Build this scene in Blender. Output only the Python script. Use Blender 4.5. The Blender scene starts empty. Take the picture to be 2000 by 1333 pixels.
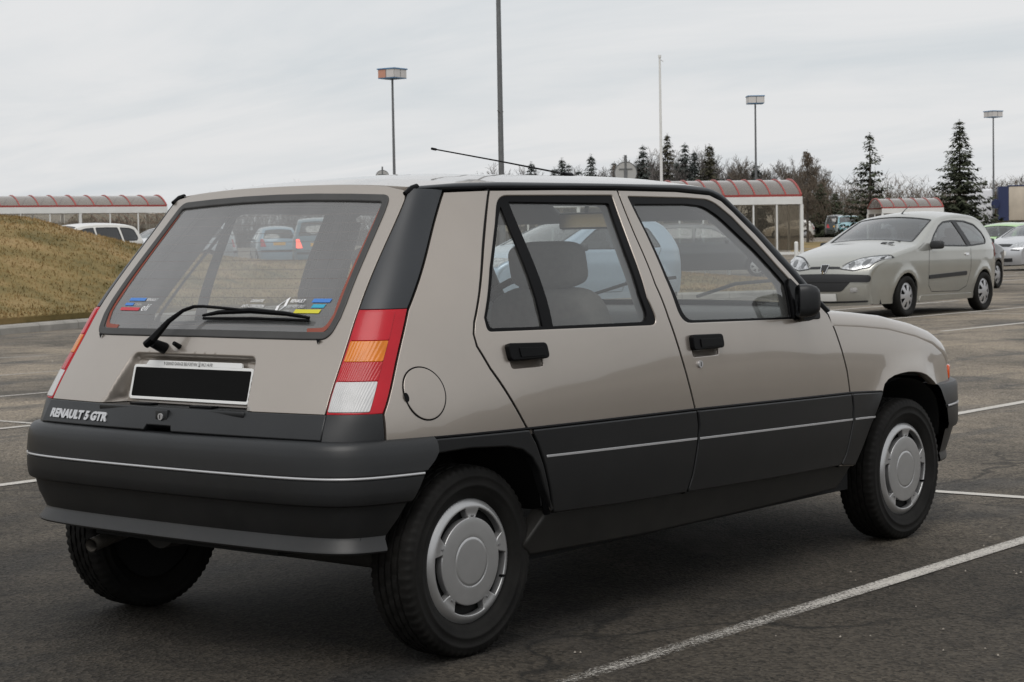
import bpy, bmesh, math, random
import numpy as np
from mathutils import Vector, Matrix
from mathutils.geometry import delaunay_2d_cdt
sc = bpy.context.scene
col = sc.collection
R = math.radians

# ------------------------------------------------------------ camera
CAM = np.array([-3.90124, -4.05392, 1.11938])
YAW, PITCH, ROLL, FPX = 0.684808, -0.0510756, -0.0175154, 3725.37
fw = np.array([math.cos(YAW)*math.cos(PITCH), math.sin(YAW)*math.cos(PITCH), math.sin(PITCH)])
rt = np.array([math.sin(YAW), -math.cos(YAW), 0.0]); up = np.cross(rt, fw)
r2 = rt*math.cos(ROLL)+up*math.sin(ROLL); u2 = -rt*math.sin(ROLL)+up*math.cos(ROLL)
cam = bpy.data.cameras.new('camera'); camo = bpy.data.objects.new('camera', cam); col.objects.link(camo)
M = Matrix.Identity(4)
for i in range(3):
    M[i][0] = r2[i]; M[i][1] = u2[i]; M[i][2] = -fw[i]; M[i][3] = CAM[i]
camo.matrix_world = M
cam.sensor_fit = 'HORIZONTAL'; cam.sensor_width = 36; cam.lens = FPX/2000*36
cam.clip_start = 0.05; cam.clip_end = 4000
cam.dof.use_dof = True; cam.dof.focus_distance = 5.3; cam.dof.aperture_fstop = 24.0
sc.camera = camo

# ------------------------------------------------------------ sky and sun (overcast)
SUN_EL, SUN_AZ = R(56), R(208)          # azimuth: world direction the light comes from, from +x towards +y
w = bpy.data.worlds.new('World'); sc.world = w; w.use_nodes = True
nt = w.node_tree; nt.nodes.clear()
def wn(t, **k):
    n = nt.nodes.new(t)
    for a, b in k.items(): setattr(n, a, b)
    return n
sky = wn('ShaderNodeTexSky', sky_type='NISHITA', sun_disc=False)
sky.sun_elevation = SUN_EL; sky.sun_rotation = math.pi/2-SUN_AZ
sky.air_density = 1.0; sky.dust_density = 4.0
tc = wn('ShaderNodeTexCoord')
sep = wn('ShaderNodeSeparateXYZ'); nt.links.new(tc.outputs['Generated'], sep.inputs[0])
# project the view direction onto a flat cloud layer so that streaks flatten towards the horizon
addz = wn('ShaderNodeMath', operation='ADD'); addz.inputs[1].default_value = 0.13
absz = wn('ShaderNodeMath', operation='ABSOLUTE'); nt.links.new(sep.outputs[2], absz.inputs[0]); nt.links.new(absz.outputs[0], addz.inputs[0])
dx = wn('ShaderNodeMath', operation='DIVIDE'); dy = wn('ShaderNodeMath', operation='DIVIDE')
nt.links.new(sep.outputs[0], dx.inputs[0]); nt.links.new(addz.outputs[0], dx.inputs[1])
nt.links.new(sep.outputs[1], dy.inputs[0]); nt.links.new(addz.outputs[0], dy.inputs[1])
cmb = wn('ShaderNodeCombineXYZ'); nt.links.new(dx.outputs[0], cmb.inputs[0]); nt.links.new(dy.outputs[0], cmb.inputs[1])
mp = wn('ShaderNodeMapping'); mp.inputs['Rotation'].default_value = (0, 0, R(-52)); mp.inputs['Scale'].default_value = (1.0, 0.42, 1)
nt.links.new(cmb.outputs[0], mp.inputs[0])
nz = wn('ShaderNodeTexNoise'); nz.inputs['Scale'].default_value = 1.5; nz.inputs['Detail'].default_value = 7; nz.inputs['Roughness'].default_value = 0.58; nz.inputs['Distortion'].default_value = 0.5
nt.links.new(mp.outputs[0], nz.inputs[0])
rp_ = wn('ShaderNodeValToRGB')
rp_.color_ramp.elements[0].position = 0.30; rp_.color_ramp.elements[0].color = (0.540, 0.570, 0.592, 1)
rp_.color_ramp.elements[1].position = 0.60; rp_.color_ramp.elements[1].color = (0.652, 0.655, 0.660, 1)
nt.links.new(nz.outputs[0], rp_.inputs[0])
sk = wn('ShaderNodeMixRGB', blend_type='MULTIPLY'); sk.inputs[0].default_value = 1.0; sk.inputs[2].default_value = (0.10, 0.10, 0.10, 1)
nt.links.new(sky.outputs[0], sk.inputs[1])
mx = wn('ShaderNodeMixRGB'); mx.inputs[0].default_value = 0.94
nt.links.new(sk.outputs[0], mx.inputs[1]); nt.links.new(rp_.outputs[0], mx.inputs[2])
bg = wn('ShaderNodeBackground'); bg.inputs[1].default_value = 1.0
nt.links.new(mx.outputs[0], bg.inputs[0])
wo = wn('ShaderNodeOutputWorld'); nt.links.new(bg.outputs[0], wo.inputs[0])

sl = bpy.data.lights.new('sun', 'SUN'); sl.energy = 1.2; sl.angle = R(40); sl.color = (1.0, 0.97, 0.93)
so = bpy.data.objects.new('sun', sl); col.objects.link(so)
d = Vector((math.cos(SUN_EL)*math.cos(SUN_AZ), math.cos(SUN_EL)*math.sin(SUN_AZ), math.sin(SUN_EL)))
so.rotation_euler = d.to_track_quat('Z', 'Y').to_euler(); so.location = d*40+Vector((0, 0, 5))
sc.view_settings.view_transform = 'Standard'; sc.view_settings.look = 'None'
sc.view_settings.exposure = 0.30; sc.view_settings.gamma = 1.0; sc.view_settings.use_curve_mapping = False
sc.render.engine = 'CYCLES'; sc.cycles.use_denoising = True
sc.cycles.max_bounces = 10; sc.cycles.transparent_max_bounces = 24
sc.cycles.sample_clamp_indirect = 6.0

# ------------------------------------------------------------ materials
MATS = {}
def mat(name, color, rough=0.5, metal=0.0, coat=0.0, spec=0.5, emit=None, es=0.0, var=0.0, vscale=8.0, bump=0.0, bscale=80.0, dirt=0.0, trans=0.0, coord='Object'):
    if name in MATS: return MATS[name]
    m = bpy.data.materials.new(name); m.use_nodes = True; t = m.node_tree
    b = t.nodes['Principled BSDF']
    b.inputs['Base Color'].default_value = (*color, 1); b.inputs['Roughness'].default_value = rough
    b.inputs['Metallic'].default_value = metal; b.inputs['Coat Weight'].default_value = coat; b.inputs['Coat Roughness'].default_value = 0.04
    b.inputs['Specular IOR Level'].default_value = spec
    if trans: b.inputs['Transmission Weight'].default_value = trans
    if emit: b.inputs['Emission Color'].default_value = (*emit, 1); b.inputs['Emission Strength'].default_value = es
    tcn = t.nodes.new('ShaderNodeTexCoord')
    if var or dirt:
        n = t.nodes.new('ShaderNodeTexNoise'); n.inputs['Scale'].default_value = vscale; n.inputs['Detail'].default_value = 6; n.inputs['Roughness'].default_value = 0.6
        t.links.new(tcn.outputs[coord], n.inputs[0])
        mr = t.nodes.new('ShaderNodeMapRange'); mr.inputs[1].default_value = 0.3; mr.inputs[2].default_value = 0.7
        mr.inputs[3].default_value = 1-var; mr.inputs[4].default_value = 1+var
        t.links.new(n.outputs[0], mr.inputs[0])
        mul = t.nodes.new('ShaderNodeVectorMath'); mul.operation = 'SCALE'; mul.inputs[0].default_value = color
        t.links.new(mr.outputs[0], mul.inputs['Scale']); last = mul.outputs[0]
        if dirt:                                     # road film: patchy brown dust, thicker low on the car
            sp = t.nodes.new('ShaderNodeSeparateXYZ'); t.links.new(tcn.outputs[coord], sp.inputs[0])
            g = t.nodes.new('ShaderNodeMapRange'); g.inputs[1].default_value = 0.2; g.inputs[2].default_value = 0.62; g.inputs[3].default_value = dirt; g.inputs[4].default_value = dirt*0.06
            t.links.new(sp.outputs[2], g.inputs[0])
            n2 = t.nodes.new('ShaderNodeTexNoise'); n2.inputs['Scale'].default_value = 14; n2.inputs['Detail'].default_value = 8; t.links.new(tcn.outputs[coord], n2.inputs[0])
            q = t.nodes.new('ShaderNodeMath'); q.operation = 'MULTIPLY'; t.links.new(g.outputs[0], q.inputs[0]); t.links.new(n2.outputs[0], q.inputs[1])
            q2 = t.nodes.new('ShaderNodeMath'); q2.operation = 'MULTIPLY'; q2.inputs[1].default_value = 1.7; t.links.new(q.outputs[0], q2.inputs[0])
            mxx = t.nodes.new('ShaderNodeMixRGB'); mxx.inputs[2].default_value = (0.13, 0.115, 0.095, 1)
            t.links.new(q2.outputs[0], mxx.inputs[0]); t.links.new(last, mxx.inputs[1]); last = mxx.outputs[0]
            rr = t.nodes.new('ShaderNodeMapRange'); rr.inputs[3].default_value = rough; rr.inputs[4].default_value = 0.8
            t.links.new(q2.outputs[0], rr.inputs[0]); t.links.new(rr.outputs[0], b.inputs['Roughness'])
            if coat:
                cc = t.nodes.new('ShaderNodeMapRange'); cc.inputs[3].default_value = coat; cc.inputs[4].default_value = 0.0
                t.links.new(q2.outputs[0], cc.inputs[0]); t.links.new(cc.outputs[0], b.inputs['Coat Weight'])
        t.links.new(last, b.inputs['Base Color'])
    if bump:
        n = t.nodes.new('ShaderNodeTexNoise'); n.inputs['Scale'].default_value = bscale; n.inputs['Detail'].default_value = 3
        t.links.new(tcn.outputs[coord], n.inputs[0])
        bp = t.nodes.new('ShaderNodeBump'); bp.inputs['Strength'].default_value = bump; bp.inputs['Distance'].default_value = 0.004
        t.links.new(n.outputs[0], bp.inputs['Height']); t.links.new(bp.outputs[0], b.inputs['Normal'])
    MATS[name] = m; return m
def glass(name, tint=(0.80, 0.83, 0.82), refl=1.0, dust=0.04, dcol=(0.5, 0.5, 0.5)):
    if name in MATS: return MATS[name]
    m = bpy.data.materials.new(name); m.use_nodes = True; t = m.node_tree; t.nodes.clear()
    tr = t.nodes.new('ShaderNodeBsdfTransparent'); tr.inputs[0].default_value = (*tint, 1)
    gl = t.nodes.new('ShaderNodeBsdfGlossy'); gl.inputs['Roughness'].default_value = 0.0; gl.inputs[0].default_value = (refl, refl, refl, 1)
    df = t.nodes.new('ShaderNodeBsdfDiffuse'); df.inputs[0].default_value = (*dcol, 1)
    fr = t.nodes.new('ShaderNodeFresnel'); ge = t.nodes.new('ShaderNodeNewGeometry')      # same pane from either face
    io = t.nodes.new('ShaderNodeMapRange'); io.inputs[3].default_value = 1.5; io.inputs[4].default_value = 1/1.5
    t.links.new(ge.outputs['Backfacing'], io.inputs[0]); t.links.new(io.outputs[0], fr.inputs[0])
    f2 = t.nodes.new('ShaderNodeMath'); f2.operation = 'MULTIPLY'; f2.inputs[1].default_value = 1.75; f2.use_clamp = True
    t.links.new(fr.outputs[0], f2.inputs[0])
    m1 = t.nodes.new('ShaderNodeMixShader'); t.links.new(f2.outputs[0], m1.inputs[0]); t.links.new(tr.outputs[0], m1.inputs[1]); t.links.new(gl.outputs[0], m1.inputs[2])
    m2 = t.nodes.new('ShaderNodeMixShader'); t.links.new(m1.outputs[0], m2.inputs[1]); t.links.new(df.outputs[0], m2.inputs[2])
    tcn = t.nodes.new('ShaderNodeTexCoord'); n = t.nodes.new('ShaderNodeTexNoise'); n.inputs['Scale'].default_value = 7; n.inputs['Detail'].default_value = 7
    t.links.new(tcn.outputs['Object'], n.inputs[0])
    mr = t.nodes.new('ShaderNodeMapRange'); mr.inputs[1].default_value = 0.3; mr.inputs[2].default_value = 0.75; mr.inputs[3].default_value = dust*0.88; mr.inputs[4].default_value = dust*1.14
    t.links.new(n.outputs[0], mr.inputs[0]); t.links.new(mr.outputs[0], m2.inputs[0])
    o = t.nodes.new('ShaderNodeOutputMaterial'); t.links.new(m2.outputs[0], o.inputs[0])
    MATS[name] = m; return m
def paint(name, color, metal=0.35, rough=0.32, dirt=0.5):
    return mat(name, color, rough=rough, metal=metal, coat=1.0, var=0.03, vscale=3, dirt=dirt)

m_taupe = paint('taupe_metallic_paint', (0.395, 0.352, 0.310), metal=0.66, rough=0.33, dirt=0.35)
m_plast = mat('dark_grey_bumper_plastic', (0.0095, 0.0105, 0.0118), rough=0.40, spec=0.50, var=0.22, vscale=5, bump=0.1, bscale=600, dirt=0.10)
m_clad = mat('dark_side_cladding', (0.0085, 0.0092, 0.0102), rough=0.34, spec=0.42, var=0.10, vscale=5, bump=0.06, bscale=500, dirt=0.06)
m_blk = mat('black_rubber', (0.004, 0.004, 0.0045), rough=0.35, spec=0.09, var=0.1, vscale=20)
m_seal = mat('weathered_rubber_seal', (0.040, 0.039, 0.038), rough=0.55, var=0.15, vscale=12)
m_pillar = mat('black_pillar_vinyl', (0.021, 0.024, 0.028), rough=0.42, var=0.06, vscale=10)
m_sill = mat('dirty_black_sill', (0.010, 0.010, 0.0095), rough=0.5, spec=0.3, var=0.2, vscale=9, dirt=0.08)
m_tyre = mat('tyre_rubber', (0.0085, 0.0080, 0.0072), rough=0.72, spec=0.22, var=0.45, vscale=11, bump=0.15, bscale=150)
m_hub = mat('silver_hubcap_plastic', (0.47, 0.47, 0.47), rough=0.32, metal=0.68, var=0.06, vscale=14)
m_chrome = mat('chrome', (0.75, 0.75, 0.76), rough=0.12, metal=1.0)
m_strip = mat('silver_strip', (0.56, 0.56, 0.57), rough=0.3, metal=0.5)
m_dark = mat('dark_underbody', (0.008, 0.008, 0.008), rough=0.9)
m_under = mat('underbody_steel', (0.03, 0.028, 0.025), rough=0.85, var=0.3, vscale=10)
m_glass = glass('car_window_glass', (0.86, 0.89, 0.88), dust=0.06, dcol=(0.55, 0.54, 0.52))
m_rglass = glass('rear_window_glass', (0.82, 0.85, 0.845), dust=0.21, dcol=(0.58, 0.575, 0.575))
m_seat = mat('grey_seat_fabric', (0.135, 0.128, 0.118), rough=0.9, var=0.12, vscale=40, bump=0.3, bscale=300)
m_trimin = mat('grey_interior_plastic', (0.16, 0.16, 0.162), rough=0.7, var=0.08, vscale=10)
m_dash = mat('dashboard_plastic', (0.085, 0.084, 0.082), rough=0.65, var=0.08, vscale=10)
m_carpet = mat('interior_carpet', (0.04, 0.04, 0.042), rough=1.0, var=0.2, vscale=30)
m_head = mat('headliner', (0.30, 0.29, 0.28), rough=0.9)
m_white = mat('white_print', (0.78, 0.78, 0.78), rough=0.5)
m_plateblk = mat('blank_black_plate', (0.0035, 0.0035, 0.0035), rough=0.6, spec=0.1)
m_exh = mat('exhaust_steel', (0.13, 0.12, 0.105), rough=0.5, metal=0.4, var=0.3, vscale=30)

# ------------------------------------------------------------ mesh helpers
def link(o, parent=None):
    col.objects.link(o)
    if parent is not None: o.parent = parent
    return o
def tag(o, label=None, cat=None, group=None, kind=None):
    if label: o['label'] = label
    if cat: o['category'] = cat
    if group: o['group'] = group
    if kind: o['kind'] = kind
    return o
def empty(name, loc=(0, 0, 0), rz=0.0):
    o = bpy.data.objects.new(name, None); o.empty_display_size = 0.2; col.objects.link(o)
    o.location = loc; o.rotation_euler = (0, 0, rz); return o
def mesh(name, verts, faces, m, parent=None, smooth=True, normals=None, sharp=None, mats=None, fm=None):
    me = bpy.data.meshes.new(name)
    me.from_pydata([tuple(map(float, v)) for v in verts], [], [tuple(map(int, f)) for f in faces])
    me.materials.append(m)
    if mats:
        for x in mats: me.materials.append(x)
    if fm is not None: me.polygons.foreach_set('material_index', fm)
    me.polygons.foreach_set('use_smooth', [smooth]*len(me.polygons))
    me.update()
    if normals is not None:
        me.normals_split_custom_set_from_vertices([tuple(map(float, n)) for n in normals])
    elif smooth and sharp is not None:
        me.set_sharp_from_angle(angle=R(sharp))
    o = bpy.data.objects.new(name, me); return link(o, parent)
def bm_obj(name, bm, m, parent=None, smooth=True, sharp=35):
    me = bpy.data.meshes.new(name); bmesh.ops.recalc_face_normals(bm, faces=bm.faces); bm.to_mesh(me); bm.free()
    me.materials.append(m); me.polygons.foreach_set('use_smooth', [smooth]*len(me.polygons)); me.update()
    if smooth: me.set_sharp_from_angle(angle=R(sharp))
    return link(bpy.data.objects.new(name, me), parent)
class MB:
    """collects simple shapes into one mesh"""
    def __init__(s): s.v = []; s.f = []
    def add(s, vs, fs):
        b = len(s.v); s.v += [tuple(map(float, v)) for v in vs]; s.f += [tuple(i+b for i in f) for f in fs]; return s
    def box(s, x0, x1, y0, y1, z0, z1, Mx=None):
        vs = [Vector((x, y, z)) for x in (x0, x1) for y in (y0, y1) for z in (z0, z1)]
        if Mx is not None: vs = [Mx @ v for v in vs]
        return s.add(vs, [(0, 1, 3, 2), (4, 6, 7, 5), (0, 4, 5, 1), (2, 3, 7, 6), (0, 2, 6, 4), (1, 5, 7, 3)])
    def tube(s, pts, r, n=8, caps=True):
        pts = [Vector(p) for p in pts]; k = len(pts)
        rr = r if isinstance(r, (list, tuple)) else [r]*k
        b = len(s.v); u = None
        for i, p in enumerate(pts):
            t = (pts[min(i+1, k-1)]-pts[max(i-1, 0)]).normalized()
            if u is None:
                u = t.cross(Vector((0, 0, 1)))
                if u.length < 0.1: u = t.cross(Vector((1, 0, 0)))
            u = (u-t*u.dot(t)).normalized(); v = t.cross(u)
            for j in range(n):
                a = 2*math.pi*j/n; s.v.append(tuple(p+(u*math.cos(a)+v*math.sin(a))*rr[i]))
        for i in range(k-1):
            for j in range(n):
                j2 = (j+1) % n; s.f.append((b+i*n+j, b+i*n+j2, b+(i+1)*n+j2, b+(i+1)*n+j))
        if caps:
            s.f.append(tuple(b+j for j in reversed(range(n)))); s.f.append(tuple(b+(k-1)*n+j for j in range(n)))
        return s
    def prism(s, poly, a, b, axis='y'):
        """2D polygon (two coords) extruded between a and b along axis"""
        n = len(poly)
        def P(p, t): return {'y': (p[0], t, p[1]), 'x': (t, p[0], p[1]), 'z': (p[0], p[1], t)}[axis]
        return s.add([P(p, a) for p in poly]+[P(p, b) for p in poly], [tuple(range(n))[::-1], tuple(range(n, 2*n))]+[(i, (i+1) % n, n+(i+1) % n, n+i) for i in range(n)])
    def build(s, name, m, parent=None, smooth=False, sharp=35, bevel=0.0, seg=2):
        if bevel:
            bm = bmesh.new(); vs = [bm.verts.new(v) for v in s.v]
            for f in s.f:
                try: bm.faces.new([vs[i] for i in f])
                except ValueError: pass
            bmesh.ops.recalc_face_normals(bm, faces=bm.faces)
            es = [e for e in bm.edges if len(e.link_faces) == 2 and e.calc_face_angle(0) > R(25)]
            bmesh.ops.bevel(bm, geom=es, offset=bevel, segments=seg, affect='EDGES', profile=0.5, clamp_overlap=True)
            return bm_obj(name, bm, m, parent, True, 50)
        return mesh(name, s.v, s.f, m, parent, smooth, sharp=sharp if smooth else None)
def copy_tree(o, parent=None):
    c = o.copy(); col.objects.link(c); c.parent = parent
    for ch in list(o.children): copy_tree(ch, c)
    return c

def rp(pts, res=0.03, closed=True):
    """corner-rounded and resampled polyline; pts = (u, v) or (u, v, radius)"""
    n = len(pts); out = []
    P = [np.array(p[:2], float) for p in pts]; rad = [p[2] if len(p) > 2 else 0 for p in pts]
    for i in range(n):
        if rad[i] > 0 and (closed or 0 < i < n-1):
            a, b, c = P[i-1], P[i], P[(i+1) % n]
            la, lc = np.linalg.norm(a-b), np.linalg.norm(c-b)
            r = min(rad[i], 0.48*la, 0.48*lc)
            p0 = b+(a-b)/la*r; p2 = b+(c-b)/lc*r
            for k in range(7):
                t = k/6; out.append((1-t)**2*p0+2*t*(1-t)*b+t*t*p2)
        else: out.append(P[i])
    fin = []; m = len(out)
    for i in range(m if closed else m-1):
        a, b = out[i], out[(i+1) % m]; L = np.linalg.norm(b-a)
        if L < 1e-6: continue
        k = max(1, int(math.ceil(L/res)))
        for j in range(k): fin.append(a+(b-a)*j/k)
    if not closed: fin.append(out[-1])
    return np.array(fin)
def area(p): return 0.5*np.sum(p[:, 0]*np.roll(p[:, 1], -1)-np.roll(p[:, 0], -1)*p[:, 1])
def onorm(p):
    """outward unit normals of a closed polygon's vertices"""
    s = 1 if area(p) > 0 else -1
    e = np.roll(p, -1, 0)-p; e /= np.maximum(np.linalg.norm(e, axis=1), 1e-9)[:, None]
    n = np.stack([e[:, 1], -e[:, 0]], 1)*s
    v = n+np.roll(n, 1, 0); l = np.maximum(np.linalg.norm(v, axis=1), 1e-3)
    v /= l[:, None]; c = np.clip(np.sum(v*n, 1), 0.5, 1)
    return v/c[:, None]
def inset(p, d): return p-onorm(p)*d
def inside(poly, q):
    a = poly; b = np.roll(poly, -1, 0); r = np.zeros(len(q), bool); dyy = b[:, 1]-a[:, 1]; dyy = np.where(dyy == 0, 1e-12, dyy)
    for i in range(0, len(q), 4000):
        x, y = q[i:i+4000, 0][:, None], q[i:i+4000, 1][:, None]
        c = ((a[:, 1] > y) != (b[:, 1] > y)) & (x < (b[:, 0]-a[:, 0])*(y-a[:, 1])/dyy+a[:, 0]); r[i:i+4000] = c.sum(1) % 2 == 1
    return r
def segdist(poly, q):
    a = poly; b = np.roll(poly, -1, 0); d = b-a; L = np.maximum((d*d).sum(1), 1e-12); dmin = np.empty(len(q))
    for i in range(0, len(q), 3000):
        x, y = q[i:i+3000, 0][:, None]-a[:, 0], q[i:i+3000, 1][:, None]-a[:, 1]
        t = np.clip((x*d[:, 0]+y*d[:, 1])/L, 0, 1); dmin[i:i+3000] = np.sqrt(((x-t*d[:, 0])**2+(y-t*d[:, 1])**2).min(1))
    return dmin
def fnorm(fm, u, v, out, h=0.0015):
    du = fm(u+h, v)-fm(u-h, v); dv = fm(u, v+h)-fm(u, v-h)
    n = np.cross(du, dv); n /= np.maximum(np.linalg.norm(n, axis=1), 1e-12)[:, None]
    s = np.sign(np.sum(n*out(u, v), 1)) if callable(out) else np.sign(n@np.array(out, float)); s[s == 0] = 1
    return n*s[:, None]
def panel(name, parent, outline, fm, m, out, holes=(), step=0.045, lip=0.012, e=0.0015, eh=None, off=0.0, extra=None, mirror=False, mind=None):
    """curved sheet cut to a 2D outline with holes, its edges rolled over and turned inwards"""
    loops = [outline]+list(holes)
    lo = outline.min(0); hi = outline.max(0)
    gx = np.arange(lo[0]+step/2, hi[0], step); gy = np.arange(lo[1]+step/2, hi[1], step)
    G = np.array([(a+(0.25*step if j % 2 else -0.25*step), b) for j, b in enumerate(gy) for a in gx]) if len(gx)*len(gy) else np.zeros((0, 2))
    if extra is not None: G = np.concatenate([G, extra]) if len(G) else extra
    if len(G):
        k = inside(outline, G)
        for hl in holes: k &= ~inside(hl, G)
        G = G[k]
        if len(G):
            dd = np.min([segdist(l, G) for l in loops], 0); G = G[dd > (mind if mind else step*0.28)]
    V = [tuple(p) for l in loops for p in l]+[tuple(p) for p in G]
    E = []; b = 0
    for l in loops:
        n = len(l); E += [(b+i, b+(i+1) % n) for i in range(n)]; b += n
    ov, oe, of, *_ = delaunay_2d_cdt([Vector(p) for p in V], E, [], 0, 1e-7)
    P2 = np.array([tuple(p) for p in ov]); F = np.array([tuple(f) for f in of if len(f) == 3])
    cen = P2[F].mean(1); k = inside(outline, cen)
    for hl in holes: k &= ~inside(hl, cen)
    F = F[k]
    P3 = fm(P2[:, 0], P2[:, 1]); N = fnorm(fm, P2[:, 0], P2[:, 1], out)
    P3 = P3+N*off
    # orientation
    if len(F):
        fn = np.cross(P3[F[:, 1]]-P3[F[:, 0]], P3[F[:, 2]]-P3[F[:, 0]])
        fl = np.sum(fn*N[F[:, 0]], 1) < 0; F[fl] = F[fl][:, ::-1]
    verts = [P3]; nor = [N]; faces = [tuple(f) for f in F]; nb = len(P3)
    if lip > 0:
        for li, l in enumerate(loops):
            s = 1 if li == 0 else -1
            ee = e if (li == 0 or eh is None) else eh
            o2 = onorm(l)*s; q = l+o2*ee; h = 0.001
            p0 = fm(l[:, 0], l[:, 1]); n0 = fnorm(fm, l[:, 0], l[:, 1], out); p0 = p0+n0*off
            q0 = fm(q[:, 0], q[:, 1]); q0 = q0+n0*off
            t3 = q0-p0; t3 /= np.maximum(np.linalg.norm(t3, axis=1), 1e-9)[:, None]
            rm = p0+(q0-p0)*0.71-n0*ee*0.29
            r1 = q0-n0*ee; r2_ = q0-n0*max(lip, ee*1.2)
            n = len(l); verts += [p0, rm, r1, r2_]
            nm = n0+t3; nm /= np.linalg.norm(nm, axis=1)[:, None]
            nor += [n0, nm, t3, t3]
            for ring in range(3):
                for i in range(n):
                    j = (i+1) % n; a, bq, c, d_ = nb+ring*n+i, nb+ring*n+j, nb+(ring+1)*n+j, nb+(ring+1)*n+i
                    faces.append((a, bq, c, d_))
            nb += 4*n
    VV = np.concatenate(verts); NN = np.concatenate(nor)
    k0 = len(F)
    # fix winding of the rolled edges against their normals
    if len(faces) > k0:
        Q = np.array(faces[k0:]); g = np.sum(np.cross(VV[Q[:, 1]]-VV[Q[:, 0]], VV[Q[:, 3]]-VV[Q[:, 0]])*(NN[Q[:, 0]]+NN[Q[:, 2]]), 1) < 0
        Q[g] = Q[g][:, ::-1]; faces[k0:] = [tuple(f) for f in Q]
    if mirror:
        VV = VV*[1, -1, 1]; NN = NN*[1, -1, 1]; faces = [f[::-1] for f in faces]
    return mesh(name, VV, faces, m, parent, True, normals=NN)
def loft(name, rows, m, parent, closed=False, out=None, smooth=True, sharp=40):
    """rows: list of equal-length point lists"""
    n = len(rows[0]); V = [p for r in rows for p in r]; F = []
    for i in range(len(rows)-1):
        for j in range(n if closed else n-1):
            k = (j+1) % n; F.append((i*n+j, i*n+k, (i+1)*n+k, (i+1)*n+j))
    bm = bmesh.new(); vs = [bm.verts.new(tuple(map(float, v))) for v in V]
    for f in F:
        try: bm.faces.new([vs[i] for i in f])
        except ValueError: pass
    bmesh.ops.remove_doubles(bm, verts=bm.verts, dist=1e-6)
    bmesh.ops.recalc_face_normals(bm, faces=bm.faces)
    if out is not None:
        c = sum((f.normal.dot(Vector(out(f.calc_center_median()))) for f in bm.faces))
        if c < 0: bmesh.ops.reverse_faces(bm, faces=bm.faces)
    me = bpy.data.meshes.new(name); bm.to_mesh(me); bm.free(); me.materials.append(m)
    me.polygons.foreach_set('use_smooth', [smooth]*len(me.polygons)); me.update()
    if smooth: me.set_sharp_from_angle(angle=R(sharp))
    return link(bpy.data.objects.new(name, me), parent)
def lathe_y(prof, n, name, m, parent, jitter=None, sharp=40):
    """prof: (a along y, r); spins about the y axis"""
    V = []; F = []; k = len(prof)
    for i in range(n):
        t = 2*math.pi*i/n
        for j, p in enumerate(prof):
            r = p[1]-(jitter(i, j) if jitter else 0)
            V.append((r*math.cos(t), p[0], r*math.sin(t)))
    for i in range(n):
        i2 = (i+1) % n
        for j in range(k-1): F.append((i*k+j, i*k+j+1, i2*k+j+1, i2*k+j))
    bm = bmesh.new(); vs = [bm.verts.new(v) for v in V]
    for f in F: bm.faces.new([vs[i] for i in f])
    bmesh.ops.remove_doubles(bm, verts=bm.verts, dist=1e-6)
    return bm_obj(name, bm, m, parent, True, sharp)
def text_obj(name, s, size, m, parent, P, ux, uy, sx=1.0, shear=0.0, depth=0.0, bold=0.0, align='LEFT'):
    """flat or raised lettering as a mesh; P origin, ux reading direction, uy up direction"""
    cu = bpy.data.curves.new(name, 'FONT'); cu.body = s; cu.size = size; cu.shear = shear; cu.extrude = depth; cu.offset = bold; cu.align_x = align
    cu.resolution_u = 3
    t = bpy.data.objects.new(name, cu); col.objects.link(t)
    dg = bpy.context.evaluated_depsgraph_get(); dg.update()
    me = bpy.data.meshes.new_from_object(t.evaluated_get(dg)); bpy.data.objects.remove(t); bpy.data.curves.remove(cu)
    ux = Vector(ux).normalized(); uy = Vector(uy); uy = (uy-ux*uy.dot(ux)).normalized(); uz = ux.cross(uy)
    Mx = Matrix(((ux.x*sx, uy.x, uz.x, P[0]), (ux.y*sx, uy.y, uz.y, P[1]), (ux.z*sx, uy.z, uz.z, P[2]), (0, 0, 0, 1)))
    me.transform(Mx); me.materials.clear(); me.materials.append(m); me.name = name
    return link(bpy.data.objects.new(name, me), parent)
def vpchip(xs, ys_):
    """vectorised monotone cubic; ys_ may be arrays (len(xs), N)"""
    xs = np.array(xs, float); h = np.diff(xs)
    ys_ = np.array(ys_, float); d = np.diff(ys_, axis=0)/(h if ys_.ndim == 1 else h[:, None])
    m = np.zeros_like(ys_); m[0] = d[0]; m[-1] = d[-1]
    for i in range(1, len(xs)-1):
        w1 = 2*h[i]+h[i-1]; w2 = h[i]+2*h[i-1]
        ok = d[i-1]*d[i] > 0
        with np.errstate(divide='ignore', invalid='ignore'):
            v = (w1+w2)/(w1/d[i-1]+w2/d[i])
        m[i] = np.where(ok, v, 0)
    def f(x):
        x = np.atleast_1d(np.asarray(x, float)); i = np.clip(np.searchsorted(xs, x)-1, 0, len(h)-1)
        if ys_.ndim == 1: y0, y1, m0, m1 = ys_[i], ys_[i+1], m[i], m[i+1]
        else:
            k = np.arange(ys_.shape[1]); y0, y1, m0, m1 = ys_[i, k], ys_[i+1, k], m[i, k], m[i+1, k]
        t = (x-xs[i])/h[i]; hh = h[i]
        r = (1+2*t)*(1-t)**2*y0+t*(1-t)**2*hh*m0+t*t*(3-2*t)*y1+t*t*(t-1)*hh*m1
        r = np.where(x < xs[0], y0+m0*(x-xs[0]), r); r = np.where(x > xs[-1], y1+m1*(x-xs[-1]), r)
        return r
    return f
def sstep(a, b, x):
    t = np.clip((x-a)/(b-a), 0, 1); return t*t*(3-2*t)
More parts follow.
